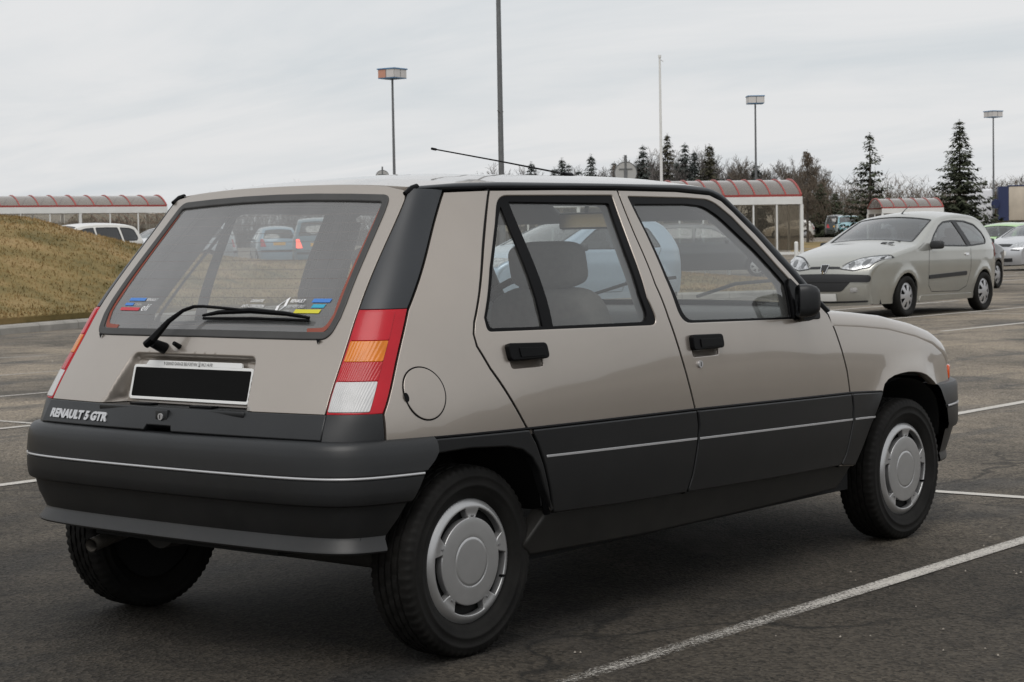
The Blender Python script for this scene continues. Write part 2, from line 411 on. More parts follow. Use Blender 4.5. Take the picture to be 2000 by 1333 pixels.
# ============================================================ ground, mound, kerb, bay lines
def terr(x, y):
    x = np.asarray(x, float); y = np.asarray(y, float)
    return .45*sstep(30, 46, y)*(1-.55*sstep(46, 75, x))+.95*sstep(68, 118, x)
def tz(x, y): return float(terr(np.array([x]), np.array([y]))[0])
def asphalt():
    m = bpy.data.materials.new('worn_asphalt'); m.use_nodes = True; t = m.node_tree; b = t.nodes['Principled BSDF']
    def N(ty, **k):
        n = t.nodes.new(ty)
        for a, v in k.items(): setattr(n, a, v)
        return n
    tcn = N('ShaderNodeTexCoord'); P = tcn.outputs['Object']
    def noise(scale, det=5, ro=.55, dist=0, vec=None, map_=None):
        n = N('ShaderNodeTexNoise'); n.inputs['Scale'].default_value = scale; n.inputs['Detail'].default_value = det; n.inputs['Roughness'].default_value = ro; n.inputs['Distortion'].default_value = dist
        if map_:
            mp_ = N('ShaderNodeMapping'); mp_.inputs['Scale'].default_value = map_; mp_.inputs['Rotation'].default_value = (0, 0, R(12)); t.links.new(P, mp_.inputs[0]); t.links.new(mp_.outputs[0], n.inputs[0])
        else: t.links.new(P, n.inputs[0])
        return n.outputs[0]
    def ramp(x, a, b_, c0, c1):
        r = N('ShaderNodeValToRGB'); r.color_ramp.elements[0].position = a; r.color_ramp.elements[1].position = b_
        r.color_ramp.elements[0].color = (*c0, 1); r.color_ramp.elements[1].color = (*c1, 1); t.links.new(x, r.inputs[0]); return r.outputs[0]
    def mixc(f, a, b_, mode='MIX', fac=None):
        mx_ = N('ShaderNodeMixRGB', blend_type=mode)
        if f is None: mx_.inputs[0].default_value = fac
        else: t.links.new(f, mx_.inputs[0])
        for i, v in ((1, a), (2, b_)):
            if isinstance(v, tuple): mx_.inputs[i].default_value = (*v, 1)
            else: t.links.new(v, mx_.inputs[i])
        return mx_.outputs[0]
    base = ramp(noise(.42, 9, .68, .9), .38, .62, (.046, .041, .035), (.118, .101, .081))
    streak = ramp(noise(.24, 7, .66, .5, map_=(2.2, .6, 1)), .47, .64, (0, 0, 0), (.85, .85, .85))
    base = mixc(streak, base, (.138, .116, .090))
    dark = ramp(noise(.9, 6, .6, .8, map_=(.5, 1.4, 1)), .52, .64, (0, 0, 0), (.75, .75, .75))
    base = mixc(dark, base, (.040, .039, .038))
    # binder between pale and dark aggregate
    vor = N('ShaderNodeTexVoronoi'); vor.inputs['Scale'].default_value = 95; t.links.new(P, vor.inputs[0])
    hsv = ramp(vor.outputs['Color'], .10, .95, (.42, .42, .42), (1.75, 1.75, 1.72))
    base = mixc(None, base, hsv, 'MULTIPLY', 1.0)
    speck = ramp(noise(150, 2, .5), .66, .74, (0, 0, 0), (1, 1, 1)); base = mixc(speck, base, (.20, .19, .175))
    # hairline cracks, only in patches
    vc = N('ShaderNodeTexVoronoi', feature='DISTANCE_TO_EDGE'); vc.inputs['Scale'].default_value = .45
    wob = N('ShaderNodeVectorMath', operation='ADD'); nn = N('ShaderNodeTexNoise'); nn.inputs['Scale'].default_value = 3; nn.inputs['Detail'].default_value = 6
    t.links.new(P, nn.inputs[0]); sc_ = N('ShaderNodeVectorMath', operation='SCALE'); sc_.inputs['Scale'].default_value = .6; t.links.new(nn.outputs[1], sc_.inputs[0]); t.links.new(P, wob.inputs[0]); t.links.new(sc_.outputs[0], wob.inputs[1]); t.links.new(wob.outputs[0], vc.inputs[0])
    cr = ramp(vc.outputs['Distance'], .0, .012, (1, 1, 1), (0, 0, 0)); crm = mixc(None, cr, ramp(noise(.35, 3), .5, .6, (0, 0, 0), (.8, .8, .8)), 'MULTIPLY', 1.0)
    base = mixc(crm, base, (.018, .018, .017))
    # pale worn stain patches
    st = ramp(noise(.75, 5, .55, .6), .63, .72, (0, 0, 0), (.55, .55, .55)); base = mixc(st, base, (.16, .142, .122))
    # the bays keep dark binder, the driving lane is bleached and dusty
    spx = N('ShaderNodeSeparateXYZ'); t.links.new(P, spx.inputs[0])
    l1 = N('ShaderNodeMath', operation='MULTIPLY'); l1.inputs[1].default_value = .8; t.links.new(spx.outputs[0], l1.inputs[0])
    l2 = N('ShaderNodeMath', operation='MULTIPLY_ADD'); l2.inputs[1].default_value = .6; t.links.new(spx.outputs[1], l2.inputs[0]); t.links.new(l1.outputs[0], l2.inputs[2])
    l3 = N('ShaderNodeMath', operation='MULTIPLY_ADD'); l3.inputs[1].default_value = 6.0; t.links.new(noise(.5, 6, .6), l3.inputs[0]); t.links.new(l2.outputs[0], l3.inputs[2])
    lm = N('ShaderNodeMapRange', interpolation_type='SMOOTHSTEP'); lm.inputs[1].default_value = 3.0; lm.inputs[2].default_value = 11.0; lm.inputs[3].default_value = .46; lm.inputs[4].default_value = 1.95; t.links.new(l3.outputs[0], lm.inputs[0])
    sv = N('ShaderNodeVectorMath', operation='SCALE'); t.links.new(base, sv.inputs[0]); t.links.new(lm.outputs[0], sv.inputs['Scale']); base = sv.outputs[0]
    t.links.new(base, b.inputs['Base Color'])
    b.inputs['Roughness'].default_value = .82; b.inputs['Specular IOR Level'].default_value = .22
    bp = N('ShaderNodeBump'); bp.inputs['Strength'].default_value = .9; bp.inputs['Distance'].default_value = .006
    vd = N('ShaderNodeTexVoronoi'); vd.inputs['Scale'].default_value = 95; t.links.new(P, vd.inputs[0])
    ad = N('ShaderNodeMath', operation='ADD'); t.links.new(vd.outputs['Distance'], ad.inputs[0]); t.links.new(noise(40, 4), ad.inputs[1])
    t.links.new(ad.outputs[0], bp.inputs['Height']); t.links.new(bp.outputs[0], b.inputs['Normal'])
    return m
m_asph = asphalt()
def grid_sheet(name, xs, ys_, zf, m, kind='structure'):
    X, Y = np.meshgrid(xs, ys_); Z = zf(X.ravel(), Y.ravel()); n = len(xs)
    V = list(zip(X.ravel(), Y.ravel(), Z)); F = [(j*n+i, j*n+i+1, (j+1)*n+i+1, (j+1)*n+i) for j in range(len(ys_)-1) for i in range(n-1)]
    o = mesh(name, V, F, m, None, True); o['kind'] = kind; return o
gxs = np.concatenate([[-900, -500, -250, -120], np.arange(-60, 150, 3.0), [160, 190, 240, 330, 500, 900, 1600]])
asph = grid_sheet('car_park_asphalt', gxs, gxs, terr, m_asph)
# worn white bay lines
def line_mat():
    m = bpy.data.materials.new('worn_white_line_paint'); m.use_nodes = True; t = m.node_tree; t.nodes.clear()
    tcn = t.nodes.new('ShaderNodeTexCoord'); P = tcn.outputs['Object']
    df = t.nodes.new('ShaderNodeBsdfPrincipled'); df.inputs['Base Color'].default_value = (.50, .475, .435, 1); df.inputs['Roughness'].default_value = .75
    tr = t.nodes.new('ShaderNodeBsdfTransparent'); mx_ = t.nodes.new('ShaderNodeMixShader')
    n1 = t.nodes.new('ShaderNodeTexNoise'); n1.inputs['Scale'].default_value = 130; n1.inputs['Detail'].default_value = 6; n1.inputs['Roughness'].default_value = .7; t.links.new(P, n1.inputs[0])
    n2 = t.nodes.new('ShaderNodeTexNoise'); n2.inputs['Scale'].default_value = .8; n2.inputs['Detail'].default_value = 4; t.links.new(P, n2.inputs[0])
    a = t.nodes.new('ShaderNodeAttribute'); a.attribute_name = 'wear'
    s1 = t.nodes.new('ShaderNodeMath'); s1.operation = 'MULTIPLY_ADD'; s1.inputs[1].default_value = .55; t.links.new(n2.outputs[0], s1.inputs[0]); t.links.new(n1.outputs[0], s1.inputs[2])
    s2 = t.nodes.new('ShaderNodeMath'); s2.operation = 'SUBTRACT'; t.links.new(s1.outputs[0], s2.inputs[0]); t.links.new(a.outputs['Fac'], s2.inputs[1])
    mr = t.nodes.new('ShaderNodeMapRange'); mr.inputs[1].default_value = .44; mr.inputs[2].default_value = .68; t.links.new(s2.outputs[0], mr.inputs[0])
    t.links.new(mr.outputs[0], mx_.inputs[0]); t.links.new(tr.outputs[0], mx_.inputs[1]); t.links.new(df.outputs[0], mx_.inputs[2])
    o = t.nodes.new('ShaderNodeOutputMaterial'); t.links.new(mx_.outputs[0], o.inputs[0]); return m
m_line = line_mat()
def line(x0, y0, x1, y1, w, wear0=0.0, wear1=0.0, n=24):
    d_ = Vector((x1-x0, y1-y0, 0)).normalized(); s = Vector((-d_.y, d_.x, 0))*w/2; V = []; F = []; A = []
    for i in range(n+1):
        t = i/n; p = Vector((x0+(x1-x0)*t, y0+(y1-y0)*t, 0)); p.z = tz(p.x, p.y)+.004
        V += [p-s, p, p+s]; wv = wear0+(wear1-wear0)*t; A += [wv+.06, wv-.04, wv+.06]
    for i in range(n): F += [(3*i, 3*i+3, 3*i+4, 3*i+1), (3*i+1, 3*i+4, 3*i+5, 3*i+2)]
    o = mesh('bay_line', V, F, m_line, asph, False); at = o.data.attributes.new('wear', 'FLOAT', 'POINT'); at.data.foreach_set('value', A)
line(-.9, -1.108, 1.0, -1.108, .072, .44, .22); line(1.0, -1.108, 3.45, -1.108, .072, .20, .10)
line(3.70, -.15, 3.72, -.75, .07, .10, .06); line(3.70, -.75, 3.75, -2.6, .07, .1, .15)
line(3.75, 1.34, 8.9, 1.34, .085, .06, .08, 30)
for y_, a_ in ((3.63, .12), (6.10, .15), (8.37, .10), (10.50, .16), (12.9, .15)):
    line(-1.2, y_, 8.9, y_, .085, a_, a_+.02, 40)
line(3.72, 1.34, 3.72, 12.9, .07, .16, .12, 30)
for y_ in (3.80, 6.18, 8.38, 10.75, 13.1, 15.5): line(16.6, y_, 26.4, y_, .10, .06, .02, 30)
line(21.5, 3.8, 21.5, 8.2, .09, .1, .1); line(21.5, 10.9, 21.5, 15.5, .09, .1, .1)
for y_ in (8.5, 11, 13.5, 16, 18.5): line(36, y_, 46, y_, .11, .05, .05)
for y_ in (17.5, 20, 22.5): line(49, y_, 58, y_, .11, .05, .05)

# grass island with mound
ISL = rp([(-18, 3.5), (-6, 10.6), (5, 15.0), (11.72, 17.67), (13.78, 18.47, 1), (21.5, 20.2, 2), (25.5, 16.9, 2), (29, 14.9, 2), (33.5, 15.5, 2), (38.5, 20.0, 2), (38, 26, 2), (30, 31, 3), (12, 33, 4), (-10, 26, 4), (-24, 14, 4)], 1.0)
def isl_d(x, y):
    q = np.stack([x, y], 1); return np.where(inside(ISL, q), segdist(ISL, q), -segdist(ISL, q))
def mound(x, y, d_=None):
    d_ = isl_d(x, y) if d_ is None else d_; A = np.interp(x+(24-y)*.25, [10, 17.5, 18.6, 20, 21, 23.5, 26.5, 34, 36.5], [1.98, 1.78, 1.55, 1.29, 1.12, .84, .78, .36, .24])-.10
    return .10+A*sstep(-1.0, 6.2, d_)*(1-.35*sstep(7, 10, d_))+terr(x, y)*0
m_grass = mat('dry_winter_turf', (0.155, 0.118, 0.042), rough=1.0, var=0.38, vscale=1.3, bump=1.0, bscale=45)
gt = m_grass.node_tree
def turf_nodes():
    t = gt; b = t.nodes['Principled BSDF']; tcn = t.nodes.new('ShaderNodeTexCoord')
    n = t.nodes.new('ShaderNodeTexNoise'); n.inputs['Scale'].default_value = .75; n.inputs['Detail'].default_value = 9; n.inputs['Roughness'].default_value = .68; t.links.new(tcn.outputs['Object'], n.inputs[0])
    r = t.nodes.new('ShaderNodeValToRGB'); e = r.color_ramp.elements; e[0].position = .36; e[0].color = (.112, .090, .028, 1); e[1].position = .66; e[1].color = (.31, .21, .095, 1)
    k = e.new(.5); k.color = (.20, .145, .052, 1); t.links.new(n.outputs[0], r.inputs[0]); t.links.new(r.outputs[0], b.inputs['Base Color'])
turf_nodes()
lo_ = ISL.min(0); hi_ = ISL.max(0)
def isl3(u, v): return np.stack([u, v, mound(u, v)], 1)
turf = panel('grass_mound', None, inset(ISL, .18), isl3, m_grass, (0, 0, 1), step=.55, lip=.12, e=.02); turf['kind'] = 'structure'
# grass blades over the mound
def blades(name, pts, hmin, hmax, m, seed=1, parent=None, wd=.012):
    rnd = np.random.RandomState(seed); n = len(pts); a = rnd.rand(n)*2*np.pi; h = hmin+(hmax-hmin)*rnd.rand(n); ln = (rnd.rand(n, 2)-.5)*1.2
    d_ = np.stack([np.cos(a), np.sin(a), 0*a], 1)*wd*(.6+.8*rnd.rand(n))[:, None]
    V = np.empty((n*3, 3)); V[0::3] = pts-d_; V[1::3] = pts+d_; V[2::3] = pts+np.stack([ln[:, 0]*h, ln[:, 1]*h, h], 1)
    me = bpy.data.meshes.new(name); me.from_pydata(V.tolist(), [], np.arange(n*3).reshape(-1, 3).tolist()); me.materials.append(m); me.update()
    return link(bpy.data.objects.new(name, me), parent)
rnd = np.random.RandomState(4); q = np.stack([rnd.uniform(-14, 39, 400000), rnd.uniform(4, 29, 400000)], 1)
d_ = isl_d(q[:, 0], q[:, 1]); vis = (d_ > .10) & (d_ < 9.5) & (q[:, 1] > 4); q = q[vis]; d_ = d_[vis]
gp = np.stack([q[:, 0], q[:, 1], mound(q[:, 0], q[:, 1], d_)-.005], 1)
m_blade = mat('dry_grass_blades', (0.17, 0.125, 0.045), rough=1.0, var=0.5, vscale=.9)
def blade_nodes():
    t = m_blade.node_tree; b = t.nodes['Principled BSDF']; tcn = t.nodes.new('ShaderNodeTexCoord')
    n = t.nodes.new('ShaderNodeTexNoise'); n.inputs['Scale'].default_value = .75; n.inputs['Detail'].default_value = 10; n.inputs['Roughness'].default_value = .72; t.links.new(tcn.outputs['Object'], n.inputs[0])
    r = t.nodes.new('ShaderNodeValToRGB'); e = r.color_ramp.elements; e[0].position = .36; e[0].color = (.125, .100, .032, 1); e[1].position = .68; e[1].color = (.35, .24, .115, 1)
    k = e.new(.5); k.color = (.24, .162, .064, 1); t.links.new(n.outputs[0], r.inputs[0]); t.links.new(r.outputs[0], b.inputs['Base Color'])
blade_nodes()
gp = np.concatenate([gp, gp[d_ < .5][::1]+np.array([0, 0, .01])]); gb = blades('dry_grass', gp, .015, .06, m_blade, wd=.012); tag(gb, 'short brown winter grass covering the mound', 'grass', kind='stuff')
# kerb stones
m_kerb = mat('concrete_kerb', (0.30, 0.285, 0.26), rough=0.85, var=0.22, vscale=3, bump=0.4, bscale=60)
kb = empty('kerb'); kb['kind'] = 'structure'
KL = np.concatenate([[0], np.cumsum(np.linalg.norm(np.diff(np.vstack([ISL, ISL[:1]]), axis=0), axis=1))]); KP = np.vstack([ISL, ISL[:1]])
kp = lambda s: np.array([np.interp(s % KL[-1], KL, KP[:, 0]), np.interp(s % KL[-1], KL, KP[:, 1])])
nk = 0; s_ = 0.0
near = []
while s_ < KL[-1]-.5:
    a, b = kp(s_+.006), kp(s_+.994)
    near.append((np.linalg.norm((a+b)/2-CAM[:2]), s_)); s_ += 1.0
for dist, s0 in near:
    a, b = kp(s0+.006), kp(s0+.994); tdir = (b-a)/np.linalg.norm(b-a); nn = np.array([-tdir[1], tdir[0]])
    if inside(ISL, np.array([(a+b)/2+nn*.3]))[0] == False: nn = -nn
    k = MB(); z0 = tz(*a); pr = [(-.02, -.15), (-.02, .085), (.005, .115), (.17, .125), (.17, -.15)]
    vs = []
    for p in (a, b): vs += [(p[0]+nn[0]*u, p[1]+nn[1]*u, z0+v) for u, v in pr]
    k.add(vs, [(0, 1, 2, 3, 4), (9, 8, 7, 6, 5)]+[(i, 5+i, 5+(i+1) % 5, (i+1) % 5) for i in range(5)]); k.build('kerb_stone', m_kerb, kb)

# loose grit and paper scraps on the asphalt
rg = random.Random(15); V = []; F = []
for i in range(420):
    x, y = (rg.uniform(-2.5, 5), rg.uniform(-3.2, -0.9)) if i < 240 else (rg.uniform(4, 24), rg.uniform(-2, 14)); r = rg.uniform(.002, .006) if i < 240 else rg.uniform(.004, .012)
    b = len(V); V += [(x+r*math.cos(t+r)*rg.uniform(.6, 1.2), y+r*math.sin(t+r)*rg.uniform(.6, 1.2), .003) for t in (0, 1.57, 3.14, 4.71)]+[(x, y, .003+r*.9)]
    F += [(b, b+1, b+4), (b+1, b+2, b+4), (b+2, b+3, b+4), (b+3, b, b+4)]
gr_ = mesh('loose_grit', V, F, mat('pale_grit', (0.30, 0.27, 0.23), rough=0.9, var=0.5, vscale=3), None, False); tag(gr_, 'loose pale grit scattered over the asphalt', 'grit', kind='stuff')
# ============================================================ the taupe hatchback (x forward, y left, origin under the rear axle)
car = empty('hatchback_car', (0, 0, 0))
tag(car, 'taupe five-door hatchback with grey lower cladding and blacked-out number plate', 'car')
LV = [(0.25, vpchip([-.5, -.2, .2, 1, 2, 2.5, 3.1], [.64, .70, .738, .745, .738, .72, .62])),
      (0.45, vpchip([-.5, -.3, -.1, .2, .6, 1, 1.6, 2, 2.5, 2.8, 2.95, 3.08], [.62, .69, .735, .762, .770, .772, .770, .764, .752, .722, .672, .58])),
      (0.65, vpchip([-.5, -.3, -.1, .2, .6, 1, 1.6, 2, 2.5, 2.8, 2.95, 3.08], [.60, .690, .733, .762, .772, .775, .771, .763, .748, .712, .655, .56])),
      (0.88, vpchip([-.3, -.15, .035, .3, .6, .9, 1.4, 1.9, 2.5, 2.8, 3.0], [.585, .652, .705, .738, .751, .757, .755, .737, .70, .66, .59])),
      (1.27, vpchip([0.0, .138, .29, .6, .86, 1.2, 1.5, 2.0], [.47, .515, .552, .583, .595, .592, .58, .55]))]
def _ys(x, z): return vpchip([l[0] for l in LV], np.array([l[1](x) for l in LV]))(z)
def ys(x, z):
    x = np.atleast_1d(np.asarray(x, float)); z = np.atleast_1d(np.asarray(z, float))
    if len(x) != len(z): x, z = np.broadcast_arrays(x, z); x = x.copy(); z = z.copy()
    y = sum(wt*_ys(x, z+dz) for dz, wt in ((-.07, .15), (-.035, .22), (0, .26), (.035, .22), (.07, .15)))
    r = np.hypot(x-2.45, z-.25); y = y+.011*np.exp(-((r-.365)/.045)**2)*sstep(.42, .56, z)
    return y
def y1(x, z): return float(ys([x], [z])[0])
def side(u, v): return np.stack([u, -ys(u, v), v], 1)
SO = (0, -1, .05)
def S3(x, z, off=0.0, s=-1): return (x, s*(y1(x, z)+off), z)
xc_ = vpchip([.45, .60, .681, .869, .948, 1.259, 1.31], [-.50, -.475, -.44, -.325, -.274, -.012, .028])
def xhat(y, z): return xc_(z)+.12*y*y
def clip_below(poly, a, b, keep=-1):
    """keep the part of the polygon below (keep=-1) or above the line a-b"""
    a = np.array(a, float); b = np.array(b, float); d = b-a; out = []
    s = lambda p: keep*(d[0]*(p[1]-a[1])-d[1]*(p[0]-a[0]))
    for i in range(len(poly)):
        p, q = poly[i], poly[(i+1) % len(poly)]; sp, sq = s(p), s(q)
        if sp >= 0: out.append(p)
        if (sp >= 0) != (sq >= 0): out.append(p+(q-p)*sp/(sp-sq))
    return np.array(out)
def redo(p, res=0.025): return rp([tuple(q) for q in p], res)

RDR = [(0.296, 1.275), (0.176, 1.099), (0.049, 0.907), (0.036, 0.876), (0.037, 0.843), (0.068, 0.781), (0.108, 0.725), (0.176, 0.628), (0.223, 0.563), (0.253, 0.499), (0.277, 0.428), (0.296, 0.358)]
BG = [(0.862, 1.280), (0.861, 1.139), (0.867, 0.988), (0.894, 0.887), (0.923, 0.810), (0.948, 0.743), (0.978, 0.665), (1.001, 0.606), (1.012, 0.549), (1.008, 0.502), (0.986, 0.401), (0.963, 0.342)]
FG = [(1.881, 0.857), (1.914, 0.797), (1.942, 0.733), (1.972, 0.655), (1.988, 0.585), (1.998, 0.528), (1.995, 0.475), (1.959, 0.370), (1.930, 0.326)]
DTOP = [(1.183, 1.279), (1.244, 1.276), (1.382, 1.270), (1.443, 1.251), (1.489, 1.216), (1.570, 1.138), (1.645, 1.051), (1.735, 0.962), (1.826, 0.895)]
QEDGE = [(-.304, .60), (-.301, .684), (-.2195, .8165), (-.137, .949), (0.0, 1.109), (.137, 1.269)]
rdoor = rp(RDR+[(.62, .347)]+BG[::-1]+[(.58, 1.279)], .025)
fdoor = rp(BG+[(1.45, .331)]+FG[::-1]+DTOP[::-1], .025)
RARCH = [(0.288, 0.370), (0.252, 0.431), (0.229, 0.486), (0.199, 0.525), (0.161, 0.549), (0.102, 0.563), (-0.036, 0.571), (-0.155, 0.567)]
quart = rp(QEDGE+RDR+RARCH+[(-.304, .567)], .025)
FARCH = [(2.037, .317), (2.150, .480), (2.219, .566), (2.240, 0.592), (2.272, .608), (2.318, 0.619), (2.37, .6235), (2.429, 0.625), (2.49, .621), (2.543, 0.614), (2.59, .603), (2.621, 0.591), (2.667, 0.570), (2.684, 0.561)]
HB = [(1.85, .818), (2.10, .803), (2.32, .783), (2.541, .747), (2.70, .710), (2.80, .672), (2.885, .618)]
fend = rp(FG+FARCH+[(2.80, .557), (2.895, .557), (2.885, .618)]+HB[::-1][1:-1]+[(1.895, .8165)], .025)
RWIN = rp([(.085, .920), (.083, .876, .05), (.333, .872), (.845, .862, .055), (.813, .950), (.818, 1.089), (.832, 1.266, .012), (.318, 1.262, .04), (.261, 1.178), (.169, 1.053)], .02)
FWIN = rp([(.901, 1.263, .01), (1.234, 1.261), (1.359, 1.257, .06), (1.407, 1.242, .02), (1.474, 1.198), (1.551, 1.119), (1.627, 1.032), (1.697, .965), (1.819, .868, .012), (1.814, .843, .012), (.955, .862, .06), (.927, 1.008), (.918, 1.148)], .02)
RPANE = rp([(.099, .920), (.100, .888, .04), (.333, .883), (.800, .876, .045), (.782, .960), (.786, 1.089), (.802, 1.240, .012), (.326, 1.243, .03), (.276, 1.178), (.184, 1.053)], .03)
FPANE = rp([(.922, 1.238, .015), (1.22, 1.240), (1.325, 1.234, .06), (1.397, 1.198, .03), (1.522, 1.088), (1.635, .972, .01), (1.625, .856, .01), (.985, .872, .05), (.948, 1.008), (.936, 1.148)], .03)
MO = [(-.162, .612), (1.0, .598), (2.0, .5775), (2.22, .5665)]      # upper edge of the side cladding
def mo_z(x): return float(np.interp(x, [p[0] for p in MO], [p[1] for p in MO]))

def cupo(x0, x1, zt): return rp([(x0+.004, zt-.030), (x1-.006, zt-.030), (x1-.006, zt-.068, .016), (x0+.006, zt-.068, .016)], .012)
for mir in (False, True):
    sg = 1 if mir else -1
    def sp(name, parent, outline, m, **k): return panel(name, parent, outline, side, m, SO, mirror=mir, **k)
    # ---- rear door
    rd = sp('rear_door', car, inset(rdoor, .0052), m_taupe, holes=[RWIN, cupo(.139, .290, .840)], eh=.005, lip=.018)
    sp('window_seal', rd, inset(RWIN, .0), m_blk, holes=[RPANE], off=-.004, lip=.010, e=.0005, eh=.003, step=.03)
    sp('window_pane', rd, RPANE, m_glass, off=-.011, lip=0, step=.06)
    sp('window_divider', rd, rp([(.322, 1.255), (.356, 1.255), (.347, .874), (.305, .875)], .03), m_blk, off=-.004, lip=.008, step=.03)
    c = clip_below(rdoor, (-.162, .612), (1.0, .598)); sp('lower_cladding', rd, inset(redo(c), .0088), m_clad, off=.009, lip=.016, e=.005)
    sp('trim_strip', rd, rp([(.262, .5275), (1.0, .5105), (.999, .5055), (.263, .5225)], .04), m_strip, off=.0095, lip=.003, e=.001)
    h0, hz = .139, .838
    # ---- front door
    fd = sp('front_door', car, inset(fdoor, .0052), m_taupe, holes=[FWIN, cupo(.993, 1.1605, .824)], eh=.005, lip=.018)
    sp('window_seal', fd, inset(FWIN, .0), m_blk, holes=[FPANE], off=-.004, lip=.010, e=.0005, eh=.003, step=.03)
    sp('window_pane', fd, FPANE, m_glass, off=-.011, lip=0, step=.06)
    c = clip_below(fdoor, (1.0, .598), (2.0, .5775)); sp('lower_cladding', fd, inset(redo(c), .0088), m_clad, off=.009, lip=.016, e=.005)
    sp('trim_strip', fd, rp([(1.018, .5095), (1.99, .4875), (1.99, .4825), (1.018, .5045)], .04), m_strip, off=.0095, lip=.003, e=.001)
    # ---- door handles: raised bar over a scooped recess
    for (dr, x0, x1, zt) in ((rd, .139, .290, .840), (fd, .993, .1605+1.0, .824)):
        po = rp([(x0, zt, .01), (x1-.004, zt-.004, .01), (x1, zt-.040, .01), (x0+.002, zt-.041, .01)], .02)
        h = sp('door_handle', dr, po, m_blk, off=.016, lip=.016, e=.004, step=.02)
        sp('handle_flap', h if False else dr, rp([(x0+.035, zt-.012, .003), (x1-.02, zt-.014, .003), (x1-.018, zt-.036, .003), (x0+.037, zt-.036, .003)], .02), m_blk, off=.019, lip=.003, e=.001, step=.02)
        # scoop under the handle: a shallow dished cup
        def cup(u, v, x0=x0, x1=x1, zt=zt):
            a = np.clip((u-(x0+.004))/(x1-x0-.010), 0, 1); b = np.clip((v-(zt-.068))/.032, 0, 1)
            dep = .030*np.clip(np.sin(np.pi*np.clip(a, .0, 1)), 0, 1)**.45*np.sin(np.pi*np.clip(b*.5, 0, .5))**.75
            return np.stack([u, -(ys(u, v)-.0008-dep), v], 1)
        panel('handle_recess', dr, inset(cupo(x0, x1, zt), -.001), cup, m_taupe, SO, step=.008, lip=0, mirror=mir)
    # door lock
    lk = MB(); P = Vector(S3(1.036, .736, 0, sg)); n_ = 20
    lk.tube([P+Vector((0, -sg*.004, 0)), P+Vector((0, sg*.006, 0))], .0115, 20); lk.build('door_lock', m_strip, fd, True)
    lk = MB(); lk.box(P.x-.0012, P.x+.0012, P.y+sg*.005, P.y+sg*.0068, P.z-.006, P.z+.006); lk.build('key_slot', m_blk, fd)
    # ---- rear quarter
    q = sp('rear_quarter_panel', car, inset(quart, .0046), m_taupe, lip=.018)
    c = clip_below(clip_below(quart, (-.162, .612), (1.0, .598)), (-.166, 0), (-.166, 2))
    sp('lower_cladding', q, inset(redo(c, .02), .0078), m_clad, off=.009, lip=.03, e=.005)
    th = np.linspace(0, 2*np.pi, 48, endpoint=False)
    if not mir:
        fl = np.stack([-.166+.0605*np.cos(th), .7285+.066*np.sin(th)], 1)
        sp('fuel_gap', q, np.stack([-.166+.0655*np.cos(th), .7285+.0712*np.sin(th)], 1), m_blk, off=.0006, lip=0, step=.03)
        f_ = sp('fuel_flap', q, fl, m_taupe, off=.0022, lip=.003, e=.0015, step=.03)
        sp('fuel_flap_notch', q, np.stack([-.226+.007*np.cos(th), .722+.012*np.sin(th)], 1), m_blk, off=.0030, lip=0, step=.02)
    # ---- front fender
    fe2 = fend.copy(); near_ = np.array([min(np.hypot(p[0]-g_[0], p[1]-g_[1]) for g_ in rp(FG, .01, False)) for p in fe2]) < .006; fe2[near_, 0] += .0046
    f = sp('front_fender', car, fe2, m_taupe, lip=0)
    al = rp(FARCH, .02, False); loft('arch_lip', [[S3(p[0], p[1], -.0002, sg), S3(p[0], p[1]-.003, -.003, sg), S3(p[0], p[1]-.002, -.035, sg)] for p in al], m_taupe, f, sharp=60)
    al = rp(FG, .02, False); loft('shut_face', [[S3(p[0]+.0046, p[1], 0, sg), S3(p[0]+.0046, p[1], -.014, sg)] for p in al], m_taupe, f)
    c = clip_below(clip_below(fend, (2.0, .5775), (2.22, .5665)), (2.30, 0), (2.30, 2), 1)
    sp('lower_cladding', f, inset(redo(c, .02), .0078), m_clad, off=.009, lip=.03, e=.005)
    sp('trim_strip', f, rp([(2.013, .4870), (2.152, .4838), (2.150, .4788), (2.013, .4820)], .04), m_strip, off=.0095, lip=.003, e=.001)
    cl = MB(); cl.tube([S3(x, mo_z(x), .002, sg) for x in np.linspace(-.155, 2.21, 60)], .0045, 6); cl.build('cladding_seam', m_blk, car, True)
    # ---- sill
    def sill(u, v): return np.stack([u, -(ys(u, v)-.012-.10*np.clip(.33-v, 0, 1)), v], 1)
    panel('sill', car, rp([(.292, .352), (.963, .338), (1.93, .322), (2.037, .314), (1.972, .246), (1.474, .240), (.798, .238), (.25, .250), (.222, .275)], .03), sill, m_sill, SO, step=.03, lip=.05, e=.008, mirror=mir)
    # ---- black tubes added just under the shut lines, standing in for their shade
    sea = MB()
    for ln in (RDR, BG, FG, [(1.881, .857)]+DTOP[::-1]+[(.866, 1.281), (.298, 1.277)]):
        sea.tube([S3(p[0], p[1], -.0135, sg) for p in rp(ln, .04, False)], .0118, 8)
    sea.build('shut_line_shade', m_blk, car, True)
    # ---- roof drip rail running down the windscreen post
    lo = rp([(.038, 1.268), (.119, 1.273), (.298, 1.2775), (.866, 1.2815)]+DTOP+[(1.88, .862)], 5, False)
    hi = rp([(.044, 1.282), (.196, 1.293), (.353, 1.297), (.676, 1.2975), (1.009, 1.298), (1.262, 1.299), (1.40, 1.292), (1.463, 1.275), (1.495, 1.25), (1.596, 1.165), (1.675, 1.082), (1.76, .994), (1.835, .917), (1.893, .868)], 5, False)
    def resamp(p, n):
        L = np.concatenate([[0], np.cumsum(np.linalg.norm(np.diff(p, axis=0), axis=1))]); t = np.linspace(0, L[-1], n)
        return np.stack([np.interp(t, L, p[:, 0]), np.interp(t, L, p[:, 1])], 1)
    N_ = 70; lo = resamp(lo, N_); hi = resamp(hi, N_); rows = []
